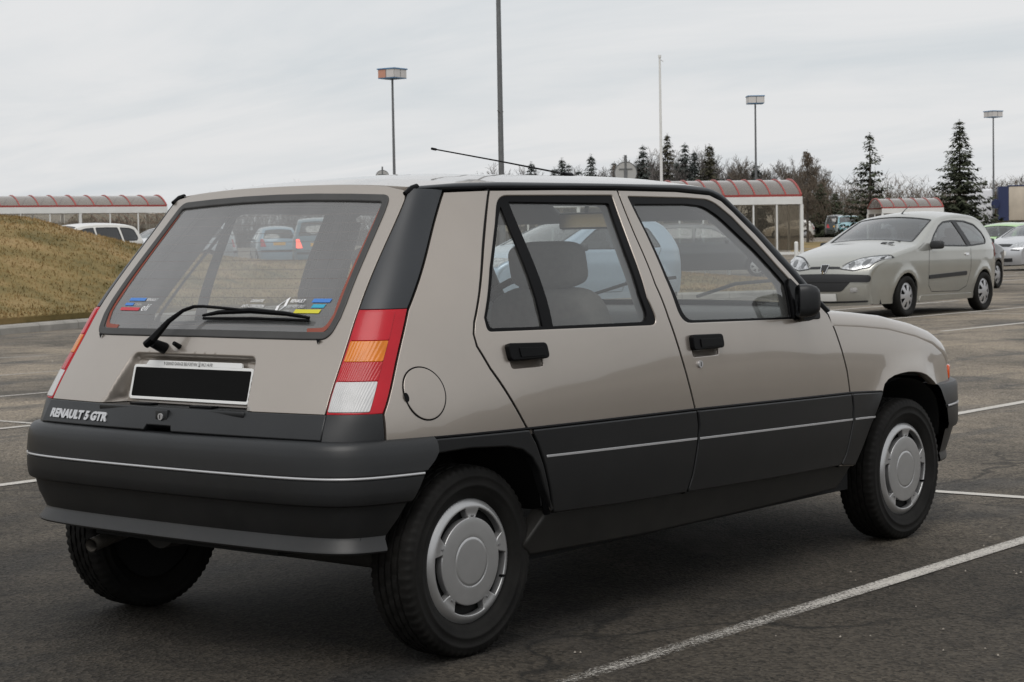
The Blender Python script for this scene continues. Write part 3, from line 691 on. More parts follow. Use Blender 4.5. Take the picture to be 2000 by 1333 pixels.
    for a, b in zip(lo, hi):
        pa = np.array(S3(a[0], a[1], -.004, sg)); pb = np.array(S3(b[0], b[1], -.010, sg))
        o = np.array([0, sg, .25]); r = [pa-o*.012]
        for t in np.linspace(0, 1, 7): r.append(pa+(pb-pa)*t+o*(.013*math.sin(math.pi*min(1, t*1.05))**.6+.001))
        r.append(pb-o*.014); rows.append(r)
    g = loft('drip_rail', rows, m_pillar, car, out=lambda p: (0, sg, .3))
    e_ = MB(); p0 = Vector(S3(.042, 1.276, .004, sg)); p1 = Vector(S3(.012, 1.262, .004, sg))
    e_.tube([p0+Vector((.02, 0, .006)), p0, p1], [.009, .010, .006], 10); e_.build('end_cap', m_blk, g, True)
    # ---- wheel housings
    for wx, yi in ((0.0, .40), (2.462, .40)):
        hs = []
        for t in np.linspace(0, 180, 30):
            x = wx+.372*math.cos(R(t)); z = max(.352, .262+.335*math.sin(R(t))**.8)
            hs.append([(x, sg*(min(y1(x, max(z, .3)), .74)-.022), z), (x, sg*yi, z), (wx+.02*math.cos(R(t)), sg*yi, .262+.02*math.sin(R(t)))])
        loft('wheel_housing', hs, m_dark, car)

# ---- corner pieces: tail lamp, black pillar panel above, grey foot below
yh_ = vpchip([.60, .682, .952, 1.112, 1.249, 1.285], [.577, .567, .537, .510, .488, .478])
sx_ = lambda v: np.interp(v, [.55, .60, .684, .949, 1.269, 1.32], [-.306, -.304, -.301, -.137, .137, .18])
def corner(u, v):
    w_ = u/.15; yh = yh_(v)+.003; H = np.stack([xhat(yh, v), -yh, v], 1); xs = sx_(v)-.003; S = np.stack([xs, -ys(xs, v), v], 1)
    b = .020*np.clip(4*w_*(1-w_), 0, 1)
    P = H+(S-H)*w_[:, None]; P[:, 0] -= b*.72; P[:, 1] -= b*.66
    return P
CO = (-1, -1, .1)
m_red = mat('red_lamp_lens', (0.44, 0.008, 0.018), rough=0.30, coat=0.12, spec=0.3, var=0.10, vscale=9)
def ribbed(name, c, sc_, dire):
    m = mat(name, c, rough=0.22, coat=0.12, spec=0.35, var=0.10, vscale=14); t = m.node_tree; b = t.nodes['Principled BSDF']
    tcn = t.nodes.new('ShaderNodeTexCoord'); wv = t.nodes.new('ShaderNodeTexWave'); wv.bands_direction = dire; wv.inputs['Scale'].default_value = sc_
    t.links.new(tcn.outputs['Object'], wv.inputs[0]); bp = t.nodes.new('ShaderNodeBump'); bp.inputs['Strength'].default_value = .28; bp.inputs['Distance'].default_value = .002
    t.links.new(wv.outputs[1], bp.inputs['Height']); t.links.new(bp.outputs[0], b.inputs['Normal']); return m
m_amb = ribbed('amber_lamp_lens', (0.60, 0.17, 0.008), 40, 'Y'); m_wht = ribbed('clear_lamp_lens', (0.50, 0.50, 0.50), 60, 'Y')
m_red2 = ribbed('red_reflector_lens', (0.40, 0.008, 0.014), 60, 'Y')
for mir in (False, True):
    def cp(name, parent, pts, m, **k): return panel(name, parent, rp(pts, .015), corner, m, CO, mirror=mir, **k)
    tl = cp('tail_light', car, [(.002, .688), (.148, .688), (.148, .9485), (.002, .9485)], m_red, step=.02, lip=.02, e=.003)
    cp('brake_lens', tl, [(.006, .872, .004), (.115, .872, .004), (.113, .944, .004), (.006, .944, .004)], m_red, off=.0022, lip=.003, e=.0015, step=.02)
    cp('indicator_lens', tl, [(.006, .818, .003), (.113, .818, .003), (.114, .868, .003), (.006, .868, .003)], m_amb, off=.0025, lip=.003, e=.0015, step=.02)
    cp('fog_lens', tl, [(.006, .769, .003), (.112, .769, .003), (.113, .815, .003), (.006, .815, .003)], m_red2, off=.0022, lip=.003, e=.0015, step=.02)
    cp('reversing_lens', tl, [(.004, .692, .003), (.112, .692, .003), (.112, .765, .003), (.004, .765, .003)], m_wht, off=.0025, lip=.003, e=.0015, step=.02)
    cp('pillar_panel', car, [(.002, .9535), (.148, .9535), (.148, 1.272), (.002, 1.276)], m_pillar, step=.025, lip=.015, e=.002)
    cp('corner_foot', car, [(.002, .60), (.148, .60), (.148, .684), (.002, .684)], m_plast, step=.025, lip=.015, e=.002)
    # inner wall behind the corner so that shut lines stay dark
    panel('corner_liner', car, rp([(-.01, .58), (.16, .58), (.16, 1.27), (-.01, 1.27)], .04), corner, m_blk, CO, off=-.022, lip=0, step=.05, mirror=mir)

# ---- tailgate
REC_T, REC_B = .830, .683
def xbk(z): return -.331-.26*(.80-z)
def hatch(u, v):
    x = xhat(u, v); hw = .258+(REC_T-v)/(REC_T-REC_B)*.042
    w_ = sstep(0, .026, hw-np.abs(u))*sstep(0, .027, REC_T+.001-v)
    return np.stack([x+(xbk(v)-x)*np.where(xbk(v) > x, w_, 0), u, v], 1)
HO = (-1, 0, .3)
half = [(.577, .684), (.5655, .684), (.552, .82), (.537, .952), (.510, 1.112), (.489, 1.245), (.478, 1.272, .03), (.40, 1.287), (.30, 1.293), (.15, 1.298)]
half = half[1:]
hout = rp(half+[(0, 1.2995)]+[(-p[0], *p[1:]) for p in half[::-1]], .025)
wh = [(.40, .8755), (.478, .876, .035), (.4875, .93), (.485, .966), (.463, 1.09), (.441, 1.21), (.430, 1.256, .045), (.29, 1.2625), (.15, 1.267)]
hwin = rp([(0, .8775)]+wh+[(0, 1.2685)]+[(-p[0], *p[1:]) for p in wh[::-1]], .02)
gx, gz = np.meshgrid(np.concatenate([np.arange(-.315, -.20, .0055), np.arange(-.20, .20, .014), np.arange(.20, .316, .0055)]), np.arange(.688, .845, .0062)); dense = np.stack([gx.ravel(), gz.ravel()], 1)
tg = panel('tailgate', car, inset(hout, .0026), hatch, m_taupe, HO, holes=[hwin], extra=dense, step=.04, eh=.004, lip=.018)
hin = inset(hwin, .0125)
panel('window_seal', tg, inset(hwin, -.001), hatch, m_seal, HO, holes=[hin], off=.004, lip=.012, e=.004, eh=.004, step=.03)
panel('rear_window', tg, inset(hwin, .006), hatch, m_rglass, HO, off=-.003, lip=0, step=.05)
# drain notches of the seal
for yy in (.452, -.452):
    nb = MB(); P = Vector((float(xhat(yy, .868))-.004, yy, .869)); nb.add([P+Vector((0, .008, .006)), P+Vector((0, -.008, .006)), P+Vector((-.003, 0, -.008)), P+Vector((.006, 0, .004))], [(0, 1, 2), (0, 2, 3), (1, 3, 2)]); nb.build('seal_notch', m_blk, tg)
# heater wires and their red-brown bus bars
m_bus = mat('red_brown_bus_bar', (0.23, 0.052, 0.030), rough=0.5); m_wire = mat('heater_wire', (0.10, 0.055, 0.04), rough=0.5)
hw_ = MB()
for k in range(13):
    z = .905+k*.0255; yw = float(np.interp(z, [.93, 1.25], [.468, .415]))
    ps = [Vector((float(xhat(t, z))+.0045, t, z)) for t in np.linspace(-yw, yw, 15)]
    for a, b in zip(ps, ps[1:]):
        hw_.add([a+Vector((0, 0, .0007)), b+Vector((0, 0, .0007)), b-Vector((0, 0, .0007)), a-Vector((0, 0, .0007))], [(0, 1, 2, 3)])
hw_.build('heater_wires', m_wire, tg)
for s in (1, -1):
    panel('bus_bar', tg, rp([(s*.4715, .94), (s*.459, .8915, .02), (s*.395, .8915), (s*.391, .9020), (s*.450, .9045, .015), (s*.4600, .94), (s*.417, 1.225), (s*.428, 1.225)], .03), hatch, m_bus, HO, off=-.0015, lip=0, step=.03)
# plate with its white frame and dealer strip
PY = .248
def pl(u, v): return np.stack([xbk(v)-.016+0*u, u, v], 1)
m_frame = mat('white_plate_frame', (0.74, 0.74, 0.73), rough=0.4)
po_ = rp([(-PY, .697, .010), (PY, .697, .010), (PY, .792, .010), (-PY, .792, .010)], .03); pi_ = rp([(-PY+.006, .703, .007), (PY-.006, .703, .007), (PY-.006, .786, .007), (-PY+.006, .786, .007)], .03)
fr0 = panel('plate_frame', tg, po_, pl, m_frame, HO, holes=[pi_], lip=.008, e=.001, step=.03)
panel('number_plate', tg, pi_, pl, m_plateblk, HO, off=-.001, lip=0, step=.06)
panel('dealer_strip', tg, rp([(-.203, .7915), (.198, .7915), (.188, .8050, .003), (-.196, .8050, .003)], .03), pl, m_frame, HO, lip=.006, e=.0008, step=.03)
m_ink = mat('black_ink', (0.03, 0.03, 0.035), rough=0.6)
fr = tg
text_obj('dealer_lettering', '\u25ca GRAND GARAGE BELFORTAIN \u260e 84.21.46.90', .0130, m_ink, fr, (xbk(.795)-.0180, .120, .7940), (0, -1, 0), (.16, 0, 1), sx=.74)
# black lower trim of the tailgate, with the ledge under the plate
th_ = [(.5745, .627), (.5665, .6815), (.303, .6815)]
def trimf(u, v): return np.stack([xhat(u, v)-.003, u, v], 1)
notch = [(.075, .627), (.068, .641), (-.035, .641), (-.042, .627)]
tr = panel('tailgate_trim', tg, rp([(.5745, .624), (.5675, .6815), (-.5675, .6815), (-.5745, .624)]+[(-.042, .626), (-.035, .640), (.068, .640), (.075, .626)], .03), trimf, m_plast, HO, lip=.03, e=.004, step=.03)
tr = tg
lg = MB(); lg.box(-.44, -.36, -.30, .30, .668, .6835); lg.build('plate_ledge', m_plast, tr, bevel=.003)
for yy in (.15, -.10): lg = MB(); lg.box(-.415, -.385, yy-.045, yy+.045, .6835, .690); lg.build('plate_lamp', m_blk, tr, bevel=.002)
P = Vector((float(xhat(.01, .660))-.003, .012, .660))
lg = MB(); lg.box(P.x-.004, P.x+.010, P.y-.024, P.y+.024, P.z-.020, P.z+.018); lg.build('lock_plate', m_plast, tr, bevel=.002)
lg = MB(); lg.tube([P+Vector((.0, 0, 0)), P+Vector((-.008, 0, 0))], .0095, 18); lg.build('boot_lock', m_strip, tr, True)
lg = MB(); lg.box(P.x-.0092, P.x-.007, P.y-.0012, P.y+.0012, P.z-.0055, P.z+.0055); lg.build('key_slot', m_blk, tr)
# name badge following the curve
bd = text_obj('name_badge', 'RENAULT 5 GTR', .034, m_strip, tr, (0, 0, 0), (1, 0, 0), (0, 1, 0), depth=.0016, bold=.0017, shear=.0)
vv = np.empty(len(bd.data.vertices)*3); bd.data.vertices.foreach_get('co', vv); vv = vv.reshape(-1, 3)
ty_ = .537-(vv[:, 0]-vv[:, 0].min())/np.ptp(vv[:, 0])*.290; tz_ = .6375+vv[:, 1]/max(vv[:, 1].max(), 1e-6)*.0235
bd.data.vertices.foreach_set('co', np.stack([xhat(ty_, tz_)-.0048-vv[:, 2], ty_, tz_], 1).ravel()); bd.data.update()
# wiper
wp = MB(); H3 = lambda y, z, o=0: Vector((float(xhat(y, z))-o*.8, y, z+o*.55))
pv = H3(.125, .840)
wp.tube([pv, pv+Vector((-.045, 0, .018))], [.017, .013], 14)
wp.build('wiper_pivot', m_blk, tg, True); wi = tg
a = pv+Vector((-.045, .0, .018)); wp = MB()
wp.tube([a+Vector((-.004, .022, -.006)), a+Vector((0, -.0, .008)), H3(.10, .893, .045), H3(.065, .925, .04), H3(.035, .939, .034)], [.011, .012, .0075, .0055, .005], 10)
wp.tube([H3(.035, .939, .034), H3(.0, .941, .032), H3(-.10, .937, .030), H3(-.185, .932, .028)], [.005, .0045, .0042, .0045], 8)
wp.build('wiper_arm', m_blk, wi, True)
wp = MB()
wp.tube([H3(.005, .925, .014), H3(-.06, .931, .020), H3(-.19, .934, .026), H3(-.32, .930, .018), H3(-.395, .924, .010)], [.004, .0065, .0085, .0065, .004], 8)
wp.tube([H3(.005, .920, .008), H3(-.19, .921, .010), H3(-.395, .918, .008)], .0045, 6)
wp.build('wiper_blade', m_blk, wi, True)
wp = MB(); b = H3(.062, .845); wp.tube([b, b+Vector((-.022, 0, .012))], [.008, .006], 10); wp.build('washer_nozzle', m_blk, tg, True)
# window stickers (printed on the inside of the glass, read from outside)
def gl3(y, z, o=.0): return Vector((float(xhat(y, z))+.0015-o, y, z))
def bar(name, y0, y1_, z, h, m, sk=.35):
    vs = [gl3(y0+sk*-h, z), gl3(y1_+sk*-h, z), gl3(y1_, z+h) + Vector((0, sk*-h, 0)), gl3(y0, z+h)+Vector((0, sk*-h, 0))]
    vs = [gl3(y0, z), gl3(y1_, z), gl3(y1_-sk*h, z+h), gl3(y0-sk*h, z+h)]
    k = MB(); k.add(vs, [(0, 1, 2, 3)]); return k.build(name, m, stk)
m_sb = mat('sticker_blue', (0.05, 0.19, 0.55), rough=0.4); m_sc = mat('sticker_cyan', (0.03, 0.34, 0.50), rough=0.4); m_sy = mat('sticker_yellow', (0.60, 0.55, 0.03), rough=0.4); m_sr = mat('sticker_red', (0.50, 0.03, 0.05), rough=0.4)
m_sw = mat('sticker_white', (0.78, 0.78, 0.79), rough=0.5); m_sg = mat('sticker_grey', (0.50, 0.51, 0.52), rough=0.5)
stk = tg
bar('blue_bar', .402, .322, .970, .0085, m_sb); bar('short_blue_bar', .412, .370, .9565, .0075, m_sb); bar('red_bar', .425, .330, .9425, .0085, m_sr)
tx, ty = (0, -1, 0), (.75, 0, 1)
text_obj('sticker_lettering', 'RENAULT', .0135, m_sw, stk, gl3(.316, .970), tx, ty, sx=.82, shear=.35)
text_obj('sticker_lettering', 'A CHOISI', .0105, m_sg, stk, gl3(.366, .9567), tx, ty, sx=.75, shear=.35)
text_obj('sticker_lettering', 'elf', .034, m_sw, stk, gl3(.322, .9425), tx, ty, sx=.95, shear=.3)
for s, y, z in (('GARANTIE', -.138, .9695), ('ANTI-CORROSION', -.112, .9555), ('RENAULT 6 ANS', -.104, .9415)):
    text_obj('sticker_lettering', s, .0135, m_sw, stk, gl3(y, z), tx, ty, sx=.78, shear=.35)
# diamond emblem of the sticker
dm = MB(); Y0, Z0 = -.2475, .9385
def dpt(a, b): return gl3(Y0-a, Z0+b)
o_ = [(0, 0), (0, .022), (.034, .0425), (.034, .0205)]; i_ = [(.009, .011), (.009, .0225), (.025, .0325), (.025, .021)]
o_ = [(0, -.002), (0, .0205), (.034, .045), (.034, .021)]; 
dm.add([dpt(*p) for p in [(0, -.002), (.009, .0045), (.009, .0225), (0, .0205)]], [(0, 1, 2, 3)])
dm.add([dpt(*p) for p in [(.025, .021), (.034, .021), (.034, .045), (.025, .039)]], [(0, 1, 2, 3)])
dm.build('emblem_stroke', m_sw, stk)
dm = MB(); dm.add([dpt(*p) for p in [(0, .0205), (.009, .0225), (.025, .039), (.034, .045)]], [(0, 1, 2, 3)])
dm.add([dpt(*p) for p in [(0, -.002), (.034, .021), (.025, .021), (.009, .0045)]], [(0, 1, 2, 3)])
dm.build('emblem_stroke', m_sg, stk)
text_obj('sticker_lettering', 'RENAULT', .0145, m_sw, stk, gl3(-.288, .9695), tx, ty, sx=.86, shear=.35, bold=.0003)
text_obj('sticker_lettering', 'DES VOITURES', .0130, m_sg, stk, gl3(-.283, .9555), tx, ty, sx=.80, shear=.35)
text_obj('sticker_lettering', 'A VIVRE', .0115, m_sg, stk, gl3(-.268, .9415), tx, ty, sx=.82, shear=.35)
bar('blue_bar', -.365, -.428, .9695, .0100, m_sb); bar('cyan_bar', -.372, -.416, .9555, .0090, m_sc); bar('yellow_bar', -.318, -.408, .9410, .0100, m_sy)

# ---- bumpers
def half_path(pts, n=140):
    p = np.array(pts, float); t = np.arange(len(p)); tt = np.linspace(0, len(p)-1, n)
    x = vpchip(t, p[:, 0])(tt); y = vpchip(t, p[:, 1])(tt); q = np.stack([x, y], 1)
    for _ in range(6): q[1:-1] = .25*q[:-2]+.5*q[1:-1]+.25*q[2:]
    return q
def bumper(name, path, prof, xend, m, parent, nst=36, rear=True):
    rows = []
    P = half_path(path)
    for o, z in prof:
        q = P.copy(); tq = np.gradient(q, axis=0); tq /= np.linalg.norm(tq, axis=1)[:, None]
        nn = np.stack([tq[:, 1], -tq[:, 0]], 1); nn *= np.sign(np.sum(nn*(q-np.array([1.3, 0])), 1))[:, None]
        q = q+nn*o; q[0, 1] = 0
        xe = xend(z); k = (q[:, 0] <= xe) if rear else (q[:, 0] >= xe)
        k = np.where(k)[0].max()+1
        if k < len(q):
            a, b = q[k-1], q[k]; t = (xe-a[0])/(b[0]-a[0]) if abs(b[0]-a[0]) > 1e-9 else 0
            q = np.concatenate([q[:k], [a+(b-a)*min(max(t, 0), 1)]])
        L = np.concatenate([[0], np.cumsum(np.linalg.norm(np.diff(q, axis=0), axis=1))]); t = np.linspace(0, 1, nst)**.9*L[-1]
        hx = np.interp(t, L, q[:, 0]); hy = np.interp(t, L, q[:, 1])
        rows.append([(x, -y, z) for x, y in zip(hx[::-1], hy[::-1])]+[(x, y, z) for x, y in zip(hx[1:], hy[1:])])
    return loft(name, rows, m, parent, out=lambda p: (p[0]-1.3, p[1], 0), sharp=28)
RBP = [(-.50, 0), (-.497, .22), (-.488, .42), (-.470, .56), (-.440, .640), (-.395, .685), (-.33, .712), (-.25, .732), (-.155, .750)]
rxe = lambda z: float(np.interp(z, [.30, .345, .445, .528, .569, .62], [-.318, -.302, -.256, -.209, -.161, -.158]))
rprof = [(-.075, .617), (-.034, .6185), (-.021, .615), (-.012, .607), (-.0065, .596), (-.0025, .577), (.000, .555), (.002, .533), (-.001, .530), (-.001, .520), (.002, .518), (.0025, .49), (.000, .465), (-.004, .456), (-.010, .4525), (-.020, .4515), (-.030, .41), (-.050, .366), (-.048, .358), (-.030, .336), (-.028, .330), (-.032, .325), (-.075, .330)]
rb = bumper('rear_bumper', RBP, rprof, rxe, m_plast, car)
bumper('trim_strip', RBP, [(-.002, .5285), (.0025, .5280), (.0035, .525), (.0025, .5225), (-.002, .522)], lambda z: -.213, m_strip, rb)
FBP = [(3.165, 0), (3.16, .25), (3.135, .45), (3.09, .58), (3.03, .652), (2.95, .700), (2.85, .730), (2.75, .748), (2.66, .757)]
fxe = lambda z: float(np.interp(z, [.24, .376, .467, .561], [2.817, 2.794, 2.767, 2.690]))
fprof = [(-.08, .563), (-.02, .563), (-.006, .557), (0, .540), (.002, .480), (-.002, .478), (-.002, .466), (.002, .464), (.002, .40), (-.004, .384), (-.016, .380), (-.040, .300), (-.046, .285), (-.042, .258), (-.046, .250), (-.080, .248)]
fb = bumper('front_bumper', FBP, fprof, fxe, m_plast, car, rear=False)
bumper('trim_strip', FBP, [(-.003, .4765), (.003, .476), (.004, .472), (.003, .468), (-.003, .4675)], lambda z: 2.775, m_strip, fb, rear=False)

# ---- roof, windscreen, bonnet
hi2 = rp([(.044, 1.282), (.196, 1.293), (.353, 1.297), (.676, 1.2975), (1.009, 1.298), (1.262, 1.299), (1.40, 1.292), (1.445, 1.281)], .02, False)
ws2 = rp([(1.445, 1.281), (1.463, 1.275), (1.495, 1.25), (1.596, 1.165), (1.675, 1.082), (1.76, .994), (1.835, .917), (1.893, .868)], .02, False)
def arc(p):
    L = np.concatenate([[0], np.cumsum(np.linalg.norm(np.diff(p, axis=0), axis=1))]); L /= L[-1]
    return lambda u: (np.interp(u, L, p[:, 0]), np.interp(u, L, p[:, 1]))
ra, wa = arc(hi2), arc(ws2); RL, RW = 1.42, .6
def roof(u, v):
    s = np.clip(u/RL, -.05, 1.05); t = v/RW; x, z = ra(np.clip(s, 0, 1)); ye = ys(x, z)-.012
    c = np.interp(s, [0, .12, .3, .8, 1], [.016, .026, .042, .044, .036]); bw = np.interp(s, [0, .3, .7, 1], [-.016, 0, 0, .055])
    at = np.clip(np.abs(t), 0, 1.02)
    return np.stack([x+bw*(1-at**2)+(u/RL-np.clip(u/RL, 0, 1))*RL, t*ye, z+c*(1-at**2.6)], 1)
panel('roof', car, rp([(.003, -RW), (RL, -RW), (RL, RW), (.003, RW)], .03), roof, m_taupe, (0, 0, 1), step=.05, lip=.012, e=.002)
panel('headliner', car, rp([(.03, -RW*.97), (RL-.01, -RW*.97), (RL-.01, RW*.97), (.03, RW*.97)], .06), roof, m_head, (0, 0, 1), off=-.028, lip=0, step=.08)
WL = .63
def wscr(u, v):
    s = np.clip(u/WL, 0, 1); t = v/RW; x, z = wa(s); ye = ys(x, z)-.012-.012*s
    bw = np.interp(s, [0, 1], [.055, .16]); c = np.interp(s, [0, .4, 1], [.036, .024, .012]); at = np.abs(t)
    return np.stack([x+bw*(1-at**2), t*ye, z+c*(1-at**2.6)], 1)
wsf = panel('windscreen', car, rp([(.004, -RW*.985), (WL, -RW*.985), (WL, RW*.985), (.004, RW*.985)], .04), wscr, m_glass, (.6, 0, .8), off=-.004, lip=0, step=.06)
hole = rp([(.03, -RW*.95, .05), (WL-.03, -RW*.95, .05), (WL-.03, RW*.95, .05), (.03, RW*.95, .05)], .04)
panel('windscreen_seal', wsf, rp([(.001, -RW), (WL, -RW), (WL, RW), (.001, RW)], .04), wscr, m_blk, (.6, 0, .8), holes=[hole], lip=.01, e=.001, step=.05)
wp = MB()
for y0, y1_ in ((.42, -.06), (-.10, -.52)):
    q0 = wscr(np.array([.60]), np.array([y0*.8]))[0]; q1 = wscr(np.array([.50]), np.array([y1_*.9]))[0]
    wp.tube([Vector(q0)+Vector((.02, 0, .01)), (Vector(q0)+Vector(q1))/2+Vector((.02, 0, .03)), Vector(q1)+Vector((.01, 0, .014))], .007, 6)
wp.build('windscreen_wipers', m_blk, wsf, True)
hb = rp(HB, .03, False); HBL = np.concatenate([[0], np.cumsum(np.linalg.norm(np.diff(hb, axis=0), axis=1))])
HT = HBL[-1]; HR = .052
def hood(u, v):
    x = np.interp(u, HBL, hb[:, 0]); z = np.interp(u, HBL, hb[:, 1])
    du = .05; tx_ = np.interp(u+du, HBL, hb[:, 0])-np.interp(u-du, HBL, hb[:, 0]); tz_ = np.interp(u+du, HBL, hb[:, 1])-np.interp(u-du, HBL, hb[:, 1])
    l = np.hypot(tx_, tz_); nx, nz_ = -tz_/l, tx_/l
    Y = ys(x, z)-.0005; t = v/.75; at = np.abs(t); t0 = .88
    a = np.clip((at-t0)/(1-t0), 0, 1.1)*math.pi/2
    yy = np.where(at > t0, (Y-HR)+HR*np.sin(a), at/t0*(Y-HR)); h = np.where(at > t0, HR*np.cos(a), HR+.03*(1-(at/t0)**2))
    # the nose pulls forward towards the middle
    fwd = .16*sstep(.5, 1.0, u/HT)*(1-at**2.2)+.10*(1-sstep(0, .35, u/HT))*(1-at**2)
    return np.stack([x+nx*h+fwd, np.sign(t)*yy, z+nz_*h], 1)
def hood_ref(u, v):
    tx_ = np.interp(u+.05, HBL, hb[:, 0])-np.interp(u-.05, HBL, hb[:, 0]); tz_ = np.interp(u+.05, HBL, hb[:, 1])-np.interp(u-.05, HBL, hb[:, 1]); l = np.hypot(tx_, tz_)
    return np.stack([-tz_/l, np.sign(v)*np.clip((np.abs(v)-.64)/.08, 0, 1.5), tx_/l], 1)
gx, gz = np.meshgrid(np.arange(.01, HT, .035), np.concatenate([np.linspace(.655, .745, 9), -np.linspace(.655, .745, 9)])); ex = np.stack([gx.ravel(), gz.ravel()], 1)
bo = panel('bonnet', car, rp([(0.03, -.75), (HT, -.75), (HT, .75), (0.03, .75)], .03), hood, m_taupe, hood_ref, extra=ex, step=.05, lip=.0)
cw = MB(); cw.box(1.80, 2.05, -.62, .62, .80, .85); cw.build('cowl', m_blk, car)
m_hl = mat('headlamp_glass', (0.6, 0.62, 0.62), rough=0.1, coat=1.0); m_or = mat('orange_indicator_lens', (0.75, 0.10, 0.012), rough=0.2, coat=0.6)
for s in (1, -1):
    k = MB(); k.prism([(2.98, .565), (3.125, .565), (3.07, .66), (2.98, .665)], s*.30, s*.55); k.build('headlamp', m_hl, car, bevel=.008)
    k = MB(); k.prism([(s*.54, 2.93), (s*.672, 2.893), (s*.688, 2.905), (s*.672, 2.945), (s*.625, 3.01), (s*.548, 3.06)], .564, .618, 'z')
    k.v = [(v[1], v[0], v[2]) for v in k.v]; k.build('front_indicator', m_or, car, bevel=.006)
k = MB(); k.prism([(3.0, .565), (3.14, .565), (3.10, .66), (3.0, .665)], -.29, .29); k.build('grille', m_blk, car, bevel=.005)

# ---- door mirrors
for s in (-1, 1):
    k = MB(); c0 = Vector(S3(1.72, .905, 0, s))
    foot = panel('mirror_foot', car, rp([(1.642, .965, .01), (1.665, .985, .01), (1.812, .870, .008), (1.810, .846, .008), (1.632, .850, .006)], .02), side, m_blk, SO, off=.006, lip=.012, e=.003, step=.03, mirror=(s > 0))
    # housing: rounded pod turned towards the driver, its rim hooding the glass
    rows = []; ang = R(-50)*-s; cM = Matrix.Translation((1.628, s*.802, .912)) @ Matrix.Rotation(ang, 4, 'Z')
    def ring(xx, hy, hz, zo=0.0, pw=.5):
        r = []
        for a_ in np.linspace(0, 2*np.pi, 32, endpoint=False):
            ca, sa = math.cos(a_), math.sin(a_); py = hy*math.copysign(abs(ca)**pw, ca); pz = hz*math.copysign(abs(sa)**pw, sa)
            pz += zo-.10*(py*-s if pz > 0 else 0)
            r.append(tuple(cM @ Vector((xx, py, pz))))
        return r
    for xx, hy, hz in ((-.020, .047, .040), (-.028, .053, .050), (-.026, .056, .0535), (-.006, .057, .0550), (.014, .055, .0525), (.032, .047, .046), (.043, .035, .034), (.048, .012, .011)): rows.append(ring(xx, hy, hz))
    mo = loft('door_mirror', rows, m_plast, car, closed=True)
    k = MB(); k.add(ring(-.021, .048, .041), [tuple(range(32))]); k.build('mirror_glass', m_chrome, mo)
    k = MB(); k.tube([S3(1.70, .872, -.01, s), (1.65, s*.80, .872)], [.034, .028], 12); k.build('mirror_stalk', m_plast, mo, True)
# ---- aerial
k = MB(); k.tube([(1.415, 0, 1.335), (1.40, 0, 1.352), (1.36, 0, 1.3585)], [.016, .012, .006], 10); ae = k.build('aerial', m_blk, car, True)
k = MB(); k.tube([(1.37, 0, 1.3575), (1.0, 0, 1.395), (.69, 0, 1.4245)], [.0032, .0026, .0022], 8); k.tube([(.695, 0, 1.424), (.675, 0, 1.426)], .0042, 8); k.build('aerial_whip', m_blk, ae, True)

# ---- wheels
def tyre_mesh(name, parent, rad=.262, hw=.0735, rim=.172, blocks=64, m=None):
    prof = []
    def sd(s): return [(s*.050, rim-.004, 0), (s*.060, rim+.002, 0), (s*hw*.93, rim+.018, 0), (s*hw*.985, rim+(rad-rim)*.34, 0), (s*(hw*.985+.0016), rim+(rad-rim)*.36, 0), (s*(hw+.0012), rim+(rad-rim)*.42, 0), (s*hw, rim+(rad-rim)*.44, 0), (s*hw*.992, rad-.034, 0), (s*(hw*.992+.0014), rad-.032, 0), (s*(hw*.99+.0010), rad-.027, 0), (s*hw*.985, rad-.025, 0), (s*hw*.955, rad-.015, 1), (s*hw*.90, rad-.0065, 1), (s*hw*.80, rad-.0025, 1)]
    L = sd(-1)
    mid = []
    for g in (-.034, -.0115, .0115, .034):
        mid += [(g-.004, rad-.0005, 0), (g-.003, rad-.007, 0), (g+.003, rad-.007, 0), (g+.004, rad-.0005, 0)]
    prof = L+mid+sd(1)[::-1]
    n = blocks*3
    def jit(i, j): return .0055 if (prof[j][2] == 1 and i % 3 == 0) else (.004 if (len(L) <= j < len(L)+16 and prof[j][1] > rad-.002 and (i+j) % 6 == 0) else 0)
    return lathe_y([(p[0], p[1]) for p in prof], n, name, m or m_tyre, parent, jit, 50)
def hub_fm(R0):
    def f(u, v):
        r = np.hypot(u, v)/R0
        dep = .0085-.0030*np.clip(r/.66, 0, 1)**2-.0016*np.exp(-((r-.388)/.012)**2)-.0022*np.exp(-((r-.76)/.07)**2)-.016*np.clip((r-.86)/.14, 0, 1)**2
        return np.stack([u, -dep, v], 1)
    return f
